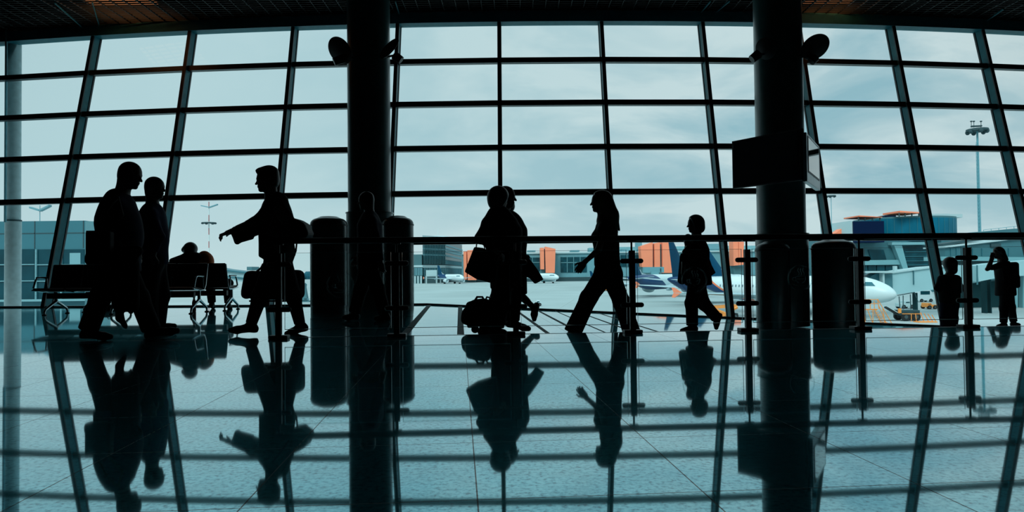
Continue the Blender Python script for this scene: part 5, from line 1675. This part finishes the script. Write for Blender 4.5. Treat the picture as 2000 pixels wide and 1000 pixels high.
def airliner(nose, tail, label, fin_s=1.0, size=1.0, name_mark=False, gear=True, wing_s=1.0, paint='livery'):
    nose, tail = Vector((*nose, 0)), Vector((*tail, 0))
    d = (nose - tail).normalized()
    r = empty('airliner', (nose.x, nose.y, AZ), label, 'aircraft', 'parked airliners')
    r.rotation_euler = (0, 0, math.atan2(d.y, d.x))
    r.scale = (size, size, size)
    ROOT[r.name] = Vector((0, 0, 0))
    st = [(0, .04, 3.32), (.12, .34, 3.34), (.4, .66, 3.38), (1, 1.05, 3.47), (1.8, 1.36, 3.58), (2.8, 1.63, 3.70), (4, 1.84, 3.82), (5.5, 1.95, 3.89), (7, 1.975, 3.9), (14, 1.975, 3.9), (21.5, 1.975, 3.9), (24, 1.9, 3.98), (26.5, 1.68, 4.2), (29, 1.3, 4.55), (31.2, .9, 4.9), (33, .5, 5.15), (33.8, .22, 5.25)]
    mb = MB()
    rings = []
    for t, rad, zc in st:
        rings.append([Vector((-t, rad * math.cos(2 * math.pi * i / 40), zc + rad * 1.02 * math.sin(2 * math.pi * i / 40))) for i in range(40)])
    mb.rings(rings)
    mb.build('fuselage', MT[paint], r, smooth=True)
    def surf(name, m, rt, tp, th_r, th_t):
        # four corners each with leading and trailing edge; a thin lens section
        (l0, tr0), (l1, tr1) = rt, tp
        l0, tr0, l1, tr1 = map(Vector, (l0, tr0, l1, tr1))
        span = (l1 - l0)
        ch = (tr0 - l0).normalized()
        nrm = ch.cross(span).normalized()
        rings = []
        for a_, b_, th in ((l0, tr0, th_r), (l1, tr1, th_t)):
            sec = []
            for u, w in ((0, 0), (.12, .42), (.35, .5), (.7, .28), (1, .03), (1, -.03), (.7, -.2), (.35, -.4), (.12, -.36)):
                sec.append(a_ + (b_ - a_) * u + nrm * th * w)
            rings.append(sec)
        mb = MB(); mb.rings(rings)
        return mb.build(name, MT[m], r, smooth=True)
    fh = 5.5 + 6.2 * fin_s
    surf('tail_fin', 'jet_blue', ((-26.2, 0, 5.4), (-32.2, 0, 5.2)), ((-26.2 - 4.9 * fin_s, 0, fh), (-33.0 - .6 * fin_s, 0, fh)), 0.6, 0.25)
    mb = MB(); mb.bar((-24.4, 0, 5.75), (-26.6, 0, 6.1), 0.25, 0.5); mb.bar((-26.6, 0, 6.1), (-27.6, 0, 7.15), 0.14, 0.25); mb.build('fin_stripe', MT['jet_white'], r)
    for s_ in (-1, 1):
        surf('tailplane', 'jet_grey', ((-28.8, s_ * .9, 4.9), (-32.4, s_ * .6, 4.85)), ((-31.8, s_ * 6.2, 5.4), (-33.4, s_ * 6.2, 5.4)), 0.4, 0.16)
        w = surf('wing', 'jet_grey', ((-11.3, s_ * 1.6, 2.9), (-18.0, s_ * 1.6, 2.75)), ((-18.6 * (wing_s * .5 + .5), s_ * 17.0 * wing_s, 3.75), (-20.1 * (wing_s * .5 + .5), s_ * 17.0 * wing_s, 3.75)), 1.0, 0.2)
        ox, wy = -18.6 * (wing_s * .5 + .5) + 18.6, s_ * 17.0 * wing_s
        mb = MB(); mb.prism([Vector((-18.7 + ox, wy, 3.8)), Vector((-20.0 + ox, wy, 4.5)), Vector((-20.5 + ox, wy, 4.5)), Vector((-20.1 + ox, wy, 3.75)), Vector((-20.5 + ox, wy, 3.1)), Vector((-20.0 + ox, wy, 3.05))], (0, 0.14, 0)); mb.build('winglet', MT['orange_clad'], w)
        mb = MB()
        rings = [[Vector((-x, s_ * 5.75 + rad * math.cos(2 * math.pi * i / 28), 1.95 + rad * math.sin(2 * math.pi * i / 28))) for i in range(28)] for x, rad in ((10.9, .75), (10.3, .82), (9.9, 1.0), (10.3, 1.12), (11.5, 1.16), (13, 1.0), (14.2, .72), (14.9, .4))]
        mb.rings(rings); e = mb.build('engine', MT['jet_white'], r, smooth=True)
        mb = MB(); mb.prism([Vector((-11, s_ * 5.75 - .15, 2.9)), Vector((-14.2, s_ * 5.75 - .15, 2.5)), Vector((-15, s_ * 5.75 - .15, 3.0)), Vector((-13, s_ * 5.75 - .15, 3.15))], (0, .3, 0)); mb.build('pylon', MT['jet_grey'], e)
        for fy in (6.0, 9.5):
            mb = MB(); mb.ball((-17.2 - fy * .15, s_ * fy, 2.85), (1.5, .2, .28), 14, 8); mb.build('flap_fairing', MT['jet_grey'], w, smooth=True)
    if gear:
        for x_, y_, rad in ((-4.9, 0, .4), (-17.3, -3.6, .6), (-17.3, 3.6, .6)):
            mb = MB(); mb.tube([(x_, y_, rad), (x_, y_, 2.4)], .13, 10); g = mb.build('landing_gear', MT['jet_grey'], r)
            for o_ in (-.32, .32):
                mb = MB(); mb.tube([(x_, y_ + o_ - .16, rad), (x_, y_ + o_ + .16, rad)], rad, 20); mb.build('wheel', MT['tyre'], g)
    # windscreen panes wrapped on the nose
    for s_ in (-1, 1):
        for quad in (((2.2, 4.5), (3.7, 4.52), (3.5, 5.05), (2.75, 5.02)), ((3.85, 4.5), (4.9, 4.5), (4.75, 5.06), (3.68, 5.06)), ((5.06, 4.5), (5.9, 4.5), (5.7, 5.0), (4.95, 5.05))):
            def on_skin(t_, z_, off):
                for (t0, r0_, z0_), (t1, r1_, z1_) in zip(st[:-1], st[1:]):
                    if t0 <= t_ <= t1:
                        f = (t_ - t0) / (t1 - t0)
                        rad, zc = r0_ + (r1_ - r0_) * f, z0_ + (z1_ - z0_) * f
                an = math.asin(max(-1, min(1, (z_ - zc) / (1.02 * rad))))
                return Vector((-t_, -s_ * (rad + off) * math.cos(an), zc + 1.02 * (rad + off) * math.sin(an)))
            vs_, fs_ = [], []
            for off in (-.05, .035):
                for iu in range(6):
                    for iv in range(6):
                        u, v = iu / 5, iv / 5
                        tz = [quad[0][c_] * (1 - u) * (1 - v) + quad[1][c_] * u * (1 - v) + quad[2][c_] * u * v + quad[3][c_] * (1 - u) * v for c_ in (0, 1)]
                        vs_.append(on_skin(tz[0], tz[1], off))
            for k0 in (0, 36):
                for iu in range(5):
                    for iv in range(5):
                        a_ = k0 + iu * 6 + iv
                        fs_.append((a_, a_ + 1, a_ + 7, a_ + 6))
            rim = [i_ for i_ in range(6)] + [6 * i_ + 5 for i_ in range(1, 6)] + [30 + i_ for i_ in range(4, -1, -1)] + [6 * i_ for i_ in range(4, 0, -1)]
            for i_ in range(len(rim)):
                a_, b_ = rim[i_], rim[(i_ + 1) % len(rim)]
                fs_.append((a_, b_, b_ + 36, a_ + 36))
            mb = MB(); mb.add(vs_, fs_); mb.build('cockpit_window', MT['pane_teal'], r)
    if name_mark:
        cu = bpy.data.curves.new('lettering', 'FONT')
        cu.body = 'on'
        cu.size = 1.5
        cu.shear = 0.25
        cu.extrude = 0.01
        to = bpy.data.objects.new('lettering', cu)
        col.objects.link(to)
        bpy.context.view_layer.update()
        me = bpy.data.meshes.new_from_object(to.evaluated_get(bpy.context.evaluated_depsgraph_get()))
        bpy.data.objects.remove(to)
        tx = Matrix.Translation((-13.6, -1.9, 4.85)) @ Matrix.Rotation(math.radians(74), 4, 'X')
        me.transform(tx)
        link_mesh('lettering', me, MT['jet_blue'], r)
    return r
airliner((52, 93), (31, 120), 'nearest white airliner with orange swoosh, nose pointing right behind the right column', name_mark=True, wing_s=1.17)
airliner((54, 155), (29.5, 131), 'airliner showing its tall dark blue tail fin left of the girl', fin_s=1.32, gear=False)
airliner((50, 198), (28.5, 171), 'white airliner with dark blue belly between the striding woman and the tall fin', paint='livery_blue', gear=False)
airliner((42.5, 139.0), (22.5, 166.2), 'airliner mostly hidden behind the nearest one', gear=False) if False else None
airliner((-29.5, 416), (-48.5, 444), 'far small airliner with blue tail in front of the office block', paint='livery_blue')
airliner((27, 400), (6, 427), 'far airliner nose poking out right of the couple')
airliner((68, 452), (52, 465), 'tiny far airliner tail seen by the hand of the striding woman', size=0.6)
# the second blue fin right of the girl belongs to the nearest aircraft; dorsal part is built in

# ---- terminal complex at right
YR = 195
r = empty('glass_drum_building', P(1800, 540, YR), 'terminal wing with curved blue glass drum and grey walls at right', 'building')
a, b, z0, z1 = rect(1724.5, 1903, 424.6, 470, YR)
mb = MB()
cx_, rx = (a + b) / 2, (b - a) / 2
pts = [Vector((cx_ - rx * math.cos(math.pi * i / 40), YR + 10 - 10 * math.sin(math.pi * i / 40), z0)) for i in range(41)] + [Vector((b, YR + 22, z0)), Vector((a, YR + 22, z0))]
mb.prism(pts, (0, 0, z1 - z0)); dr = mb.build('curved_glass', MT['glass_blue'], r)
mb = MB()
for i in range(1, 40, 2):
    q = Vector((cx_ - rx * math.cos(math.pi * i / 40), YR + 10 - 10.05 * math.sin(math.pi * i / 40), 0))
    mb.b2((q.x - .05, q.y - .05, z0), (q.x + .05, q.y + .05, z1))
mb.build('glazing_bars', MT['panel_teal'], dr)
mb = MB(); mb.prism([p + Vector((0, 0, z1 - z0)) for p in pts], (0, 0, 0.5)); mb.build('roof_rim', MT['wall_mid'], r)
pbox('navy_glass', 'glass_navy', r, 1667, 1727, 432, 473.5, YR - 4, 20)
pbox('pale_edge', 'concrete_pale', r, 1662, 1667, 431, 476, YR - 3.5, 19)
for x0, x1, y0, y1, y2 in ((1671, 1716, 421.5, 426, 432), (1750, 1791, 412.5, 418, 425)):
    a, b, z0, z1 = rect(x0, x1, y0, y1, YR)
    mb = MB(); mb.prism([Vector((a, YR - 2, z0 + .3)), Vector((a, YR - 2, z1)), Vector((b, YR - 2, z1 - .5)), Vector((b, YR - 2, z0))], (0, 9, 0)); cn = mb.build('roof_canopy', MT['orange_clad'], r)
    zl = P(x0, y2, YR).z
    for f in (0.02, .3, .62, .95):
        x = a + (b - a) * f
        mb = MB(); mb.b2((x - .12, YR - 1.5, zl), (x + .12, YR - 1.2, z0 + .1)); mb.build('canopy_post', MT['dark_plant'], cn)
for x0, x1, y0, y1 in ((1817, 1854, 417.5, 425), (1854, 1880, 418, 425), (1728, 1750, 420.5, 425)):
    pbox('roof_plant', 'concrete_pale' if x0 > 1800 else 'glass_navy', r, x0, x1, y0, y1, YR + 8, 8)
pbox('wall', 'wall_mid', r, 1636, 1990, 470, 560, YR + 1, 24, AZ)
pquad('slanted_window', 'glass_dark', r, [(1696, 488), (1726, 488), (1731.5, 507), (1702, 507.5)], YR + .6, .5)
pquad('slanted_pier', 'panel_pale', r, [(1744, 473), (1760, 473), (1774, 526), (1764, 526)], YR - 1.0, 1.8)
pquad('glazed_recess', 'glass_dark', r, [(1762, 482), (1808, 480), (1816, 527), (1775, 527)], YR + .4, .5)
for y in (491, 500, 509, 517):
    pbox('recess_bar', 'panel_teal', r, 1768, 1812, y, y + 1.2, YR + .1, .3)
pbox('eaves_slab', 'panel_pale', r, 1742, 1812, 473, 478, YR - 1.5, 2)
pbox('pale_band', 'panel_pale', r, 1640, 1764, 508, 517.5, YR - .4, 1.2)
for x0, x1 in ((1672, 1694), (1696, 1711), (1713, 1728), (1730, 1746)):
    pbox('window', 'glass_dark', r, x0, x1, 518.5, 531, YR + .5, .5)
pbox('roof_edge', 'concrete_pale', r, 1598, 1664, 456, 462, YR + 5, 18)
pbox('side_wall', 'wall_mid', r, 1598, 1664, 461, 560, YR + 6, 17, AZ)
pquad('orange_fin', 'orange_clad', r, [(1631, 456), (1651, 441.5), (1651, 462), (1631, 462)], YR + 2, 3)
r2 = empty('concrete_ramp_building', P(1950, 540, 130), 'concrete building with sloped parapet and roof railing at right edge', 'building')
pquad('sloped_wall', 'wall_mid', r2, [(1917, 458), (1919, 453), (1981, 446.5), (2060, 444), (2060, 520), (1917, 520)], 128, 12)
a = P(1921, 449, 128.2); b = P(2040, 436, 128.2)
mb = MB(); mb.bar(a, b, .08, .08)
for i in range(9):
    q = vmix(a, b, i / 8)
    mb.tube([q, q - Vector((0, 0, .55))], .05, 6)
mb.build('roof_railing', MT['mast_teal'], r2)

# ---- jet bridge to the nearest aircraft
r = empty('jet_bridge', P(1800, 620, 102), 'pale boarding bridge reaching from right edge to the nose of the nearest airliner', 'jet bridge')
def tunnel(name, pts, Y, dep, m='tunnel_pale'):
    return pquad(name, m, r, pts, Y, dep)
tunnel('tunnel', [(1743, 533), (1816, 523), (1872, 519), (1872, 559), (1820, 566), (1743, 576)], 102, 3)
tunnel('tunnel', [(1866, 518), (1907, 517.5), (1911, 551), (1866, 559)], 100, 3)
tunnel('tunnel', [(1907, 519), (1946, 514), (2030, 507), (2030, 536), (1946, 543), (1912, 550)], 98, 3)
for x in (1784.5, 1889, 1909):
    y0 = 528 if x < 1800 else 518
    pquad('panel_joint', 'tunnel_shade', r, [(x, y0), (x + 1, y0), (x + 1.5, 556), (x + .5, 556)], 97.6 if x > 1880 else 101.7, .25)
pquad('top_rail', 'concrete_pale', r, [(1743, 531), (1816, 521), (1872, 517), (1872, 519.5), (1816, 524), (1743, 534)], 101.7, 3.4)
pbox('cab_post', 'concrete_pale', r, 1724.5, 1728, 531, 574, 101, 2)
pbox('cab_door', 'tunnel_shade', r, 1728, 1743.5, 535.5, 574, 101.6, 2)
pbox('cab_roof', 'concrete_pale', r, 1683, 1745, 529.5, 533, 100.5, 4)
mb = MB()
a, b, z0, z1 = rect(1690, 1724, 532, 562, 102)
poly = [Vector((b, 102, z0)), Vector((b, 102, z1))] + [Vector((b - (b - a) * math.sin(math.pi / 2 * i / 8), 102, z0 + (z1 - z0) * math.cos(math.pi / 2 * i / 8) * .98)) for i in range(1, 9)]
mb.prism(poly, (0, 3.2, 0)); mb.build('folding_hood', MT['panel_teal'], r)
for px, y0, y1, w in ((1790, 572, 626, 1.4), (1934, 545, 560, 1.0), (1925, 545, 612, 1.6)):
    pbox('support_leg', 'wall_deep', r, px, px + w * 2, y0, y1, 103.2, 1, AZ)
pbox('lamp_post', 'concrete_pale', r, 1747, 1752.5, 519.5, 532, 102.5, .5)
r = empty('upper_walkway', P(1920, 560, 112), 'raised glazed walkway running to the right edge above the boarding bridge', 'walkway')
def wk(name, m, pts, Y=112, dep=5):
    return pquad(name, m, r, pts, Y, dep)
wk('panel_wall', 'wall_mid', [(1846, 483), (1985, 466), (2060, 462), (2060, 509), (1990, 507), (1846, 501)])
wk('pale_band', 'panel_pale', [(1840, 501), (1990, 502), (2060, 503), (2060, 511), (1990, 510), (1840, 509)], 111.6, 5)
wk('dark_soffit', 'dark_plant', [(1842, 509), (2060, 511), (2060, 520), (1842, 517)], 112.5, 4)
wk('roof_edge', 'concrete_pale', [(1846, 481), (1985, 464), (2060, 460), (2060, 463), (1985, 467), (1846, 484)], 111.5, 6)
wk('sign_box', 'dark_plant', [(1936, 476), (1955, 475.5), (1955, 482.5), (1936, 483)], 111.7, .4)
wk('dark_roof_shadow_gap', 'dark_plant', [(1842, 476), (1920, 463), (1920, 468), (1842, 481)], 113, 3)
for x in (1857, 1868, 1884, 1900, 1918, 1970):
    wk('panel_joint', 'panel_teal', [(x, 485), (x + .8, 485), (x + .8, 500), (x, 500)], 111.85, .2)
wk('lower_wall', 'wall_deep', [(1872, 556), (1952, 548), (2060, 546), (2060, 615), (1872, 613)], 118, 6)
wk('dark_opening', 'dark_plant', [(1960, 563), (2060, 563), (2060, 612), (1960, 612)], 117.7, .4)
for x in (1983, 1998):
    wk('support_column', 'panel_pale', [(x, 510), (x + 5, 510), (x + 5, 612), (x, 612)], 116, 1)

# ---- the jetway and steps at left
r = empty('jet_bridge', P(450, 570, 70), 'small boarding bridge tilting down to the right beyond the seats', 'jet bridge')
pquad('tunnel', 'tunnel_pale', r, [(330, 509), (430, 527.5), (486, 534), (475, 551), (430, 544), (330, 528)], 70, 3)
pquad('roof_rail', 'panel_teal', r, [(330, 507), (430, 525.5), (486, 532), (486, 534.5), (430, 528), (330, 510)], 69.7, 3.4)
pquad('lower_stripe', 'panel_teal', r, [(330, 519), (430, 537), (480, 543), (479, 545), (430, 540), (330, 522)], 69.8, .3)
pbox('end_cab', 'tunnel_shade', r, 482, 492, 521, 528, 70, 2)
pbox('support_leg', 'tunnel_shade', r, 440, 443, 545, 590, 70.5, 1, AZ)
r = empty('passenger_steps', G(594, 590, AZ), 'dark teal mobile steps standing on the apron left of the air towers', 'steps')
ys = G(594, 590, AZ).y
pquad('stringer', 'tunnel_shade', r, [(588, 553), (594, 553), (600, 588), (590, 588)], ys, 1.5)
pquad('frame', 'facade_teal', r, [(595, 553), (599, 555), (594, 588), (591, 588)], ys + 1.6, .3)
pbox('handrail', 'facade_teal', r, 594, 605, 583.5, 584.8, ys, .1)
pbox('base', 'tunnel_shade', r, 588, 604, 587, 590, ys, 1.5, AZ)

# ---- ground equipment
def wheel(mb_root, c, rad, wd=.3, axis=(0, 1, 0)):
    ax_ = Vector(axis)
    mb = MB(); mb.tube([c - ax_ * wd / 2, c + ax_ * wd / 2], rad, 18)
    w = mb.build('wheel', MT['tyre'], mb_root)
    mb = MB(); mb.tube([c - ax_ * (wd / 2 + .02), c + ax_ * (wd / 2 + .02)], rad * .45, 12); mb.build('hub', MT['wheel_hub'], w)
def rails(root, name, m, segs, rad):
    mb = MB()
    for a_, b_ in segs:
        mb.tube([a_, b_], rad, 6)
    return mb.build(name, MT[m], root)
# orange maintenance steps under the nose
Ys = 86.5
r = empty('maintenance_steps', Vector((P(1712, 625, Ys).x, Ys, AZ)), 'orange tubular maintenance steps standing under the nose of the nearest airliner', 'steps')
def q_(x, y, o=0.0):
    return P(x, y, Ys + o)
zg = AZ + .02
for o in (0, 1.4):
    rails(r, 'side_frame', 'orange_paint', [(q_(1686, 585, o), q_(1714, 585, o)), (q_(1686, 593, o), q_(1716, 593, o)), (q_(1686, 604, o), q_(1714, 604, o)), (q_(1686, 585, o), q_(1690, 633, o)), (q_(1699, 585, o), q_(1700, 604, o)), (q_(1707, 588, o), q_(1708, 604, o)),
                                           (q_(1714, 584, o), q_(1742, 632, o)), (q_(1716, 596, o), q_(1731, 632, o)), (q_(1708, 604, o), q_(1722, 632, o)), (q_(1714, 585, o), q_(1717, 604, o)), (q_(1724, 602, o), q_(1728, 630, o)), (q_(1705, 604, o), q_(1705, 632, o)), (q_(1694, 604, o), q_(1705, 632, o))], .045)
mb = MB()
for i in range(7):
    p0 = q_(1711 + i * 3.4, 606 + i * 4.0)
    mb.b2(p0 - Vector((.16, 0, .03)), p0 + Vector((.16, 1.4, .03)))
mb.build('treads', MT['orange_paint'], r)
mb = MB(); a_, b_ = q_(1686, 605), q_(1714, 604); mb.b2((a_.x, Ys, a_.z - .05), (b_.x, Ys + 1.4, a_.z)); mb.build('platform', MT['orange_paint'], r)
# orange barriers
Ys = 88
r = empty('barrier_frame', Vector((P(1805, 628, Ys).x, Ys, AZ)), 'orange tubular barrier frames lying right of the big-wheeled trailer', 'barrier')
rails(r, 'frame', 'orange_paint', [(q_(1762, 613), q_(1800, 613)), (q_(1798, 610), q_(1806, 632)), (q_(1805, 612), q_(1817, 634)), (q_(1812, 613), q_(1826, 634)), (q_(1820, 615), q_(1832, 634)), (q_(1788, 612), q_(1790, 628)), (q_(1780, 613), q_(1780, 628))], .05)
mb = MB(); a_, b_ = q_(1786, 631), q_(1822, 634); mb.b2((a_.x, Ys - 1, AZ), (b_.x, Ys + .3, AZ + .12)); mb.build('base_board', MT['orange_paint'], r)
# trailer with big wheels and conveyor
Ys = 90
zc_ = P(1780, 612, Ys).z
r = empty('belt_loader', Vector((P(1777, 628, Ys).x, Ys, AZ)), 'dark belt loader with two big wheels in front of the airliner nose', 'vehicle')
a, b, z0, z1 = rect(1759, 1797, 606, 616, Ys)
mb = MB(); mb.b2((a, Ys, z0), (b, Ys + 1.8, z1)); mb.build('chassis', MT['dark_plant'], r, bevel=.05)
for px in (1768, 1788):
    for o in (-.1, 1.7):
        c_ = P(px, 619, Ys); wheel(r, Vector((c_.x, Ys + o, AZ + .55)), .55)
mb = MB(); mb.bar(P(1731, 600, Ys + .8), P(1760, 617, Ys + .8), 1.0, .22); cv = mb.build('conveyor', MT['tyre'], r)
mb = MB()
for dy in (.25, 1.3):
    mb.bar(P(1731, 599, Ys + dy) + Vector((0, 0, .12)), P(1760, 616, Ys + dy) + Vector((0, 0, .12)), .08, .1)
mb.build('side_rails', MT['concrete_pale'], cv)
c_ = P(1757, 607, Ys - .05); mb = MB(); mb.box(c_, (.18, .1, .3)); mb.build('warning_light', MT['orange_paint'], r)
rails(r, 'canopy_frame', 'dark_plant', [(P(1753, 577, Ys + 1), P(1786, 571, Ys + 1)), (P(1756, 579, Ys + 1), P(1758, 606, Ys + 1)), (P(1764, 577, Ys + 1), P(1764, 604, Ys + 1)), (P(1778, 575, Ys + 1), P(1779, 604, Ys + 1)), (P(1786, 571, Ys + 1), P(1790, 582, Ys + 1))], .06)
# tow tractor, van, box truck
def car(name, label, x0, x1, yroof, ygr, m, cab=(0.0, 0.45), glass='glass_dark', group=None, hood=.5):
    Yv = 6.98 * FPX / (ygr - (531 - (x0 - 1000) * .0106))
    a, b, z0, z1 = rect(x0, x1, yroof, ygr, Yv)
    r = empty(name, Vector(((a + b) / 2, Yv, AZ)), label, 'vehicle', group)
    H = z1 - AZ
    mb = MB(); mb.b2((a, Yv, AZ + .3), (b, Yv + 1.9, AZ + .3 + (H - .3) * hood)); mb.build('body', MT[m], r, bevel=.06)
    ca, cb_ = a + (b - a) * cab[0], a + (b - a) * cab[1]
    mb = MB(); mb.prism([Vector((ca, Yv + .05, AZ + .3 + (H - .3) * hood)), Vector((cb_, Yv + .05, AZ + .3 + (H - .3) * hood)), Vector((cb_ - (cb_ - ca) * .18, Yv + .05, z1)), Vector((ca + (cb_ - ca) * .05, Yv + .05, z1))], (0, 1.8, 0)); cb2 = mb.build('cab', MT[m], r, bevel=.04)
    mb = MB(); zc = AZ + .3 + (H - .3) * hood; mb.b2((ca + (cb_ - ca) * .14, Yv + .02, zc + .08), (cb_ - (cb_ - ca) * .25, Yv + .06, z1 - .15)); mb.build('side_window', MT[glass], cb2)
    for f in (.2, .8):
        for o in (.05, 1.85):
            wheel(r, Vector((a + (b - a) * f, Yv + o, AZ + .34)), .34, .22)
    return r
car('tow_tractor', 'pale tow tractor parked behind the belt loader', 1760, 1787, 588, 603, 'concrete_pale', (.3, .75), hood=.6)
car('delivery_van', 'white van parked under the boarding bridge', 1794, 1824, 567, 590, 'jet_white', (0, 1), hood=.55)
car('box_truck', 'small orange truck parked right of the tow tractor', 1812, 1830, 592, 604, 'orange_paint', (0, .5), hood=.6)
car('baggage_tug', 'small white baggage tug alone on the apron behind the lifted shoe', 1043, 1057, 587, 598, 'jet_white', (.35, .9), hood=.45)
car('fuel_truck', 'far orange truck under the nose of the airliner right of the couple', 1078, 1089, 543, 549.5, 'orange_paint', (.0, .9), hood=.6)
car('service_car', 'tiny orange service car seen between the legs of the striding woman', 1179, 1188, 558, 568.5, 'orange_paint', (.1, .7), hood=.55)
car('catering_van', 'far white and orange van left of the small blue-tailed airliner', 825, 838, 543, 549.5, 'jet_white', (.0, .6), hood=.55)
# orange loader behind the girl
Ys = 97
r = empty('scissor_loader', Vector((P(1415, 625, Ys).x, Ys, AZ)), 'orange scissor loader under the wing right of the girl', 'vehicle')
pquad('deck', 'orange_paint', r, [(1384, 599), (1440, 595), (1440, 600), (1384, 604)], Ys, 2)
rails(r, 'scissor_arms', 'orange_paint', [(q_(1399, 622), q_(1440, 600)), (q_(1395, 604), q_(1440, 622)), (q_(1404, 624), q_(1430, 605))], .22)
mb = MB(); a_, b_ = P(1388, 626, Ys), P(1442, 626, Ys); mb.b2((a_.x, Ys, AZ + .35), (b_.x, Ys + 2, AZ + .8)); mb.build('chassis', MT['dark_plant'], r)
for px in (1394, 1436):
    c_ = P(px, 628, Ys); wheel(r, Vector((c_.x, Ys - .1, AZ + .4)), .4)
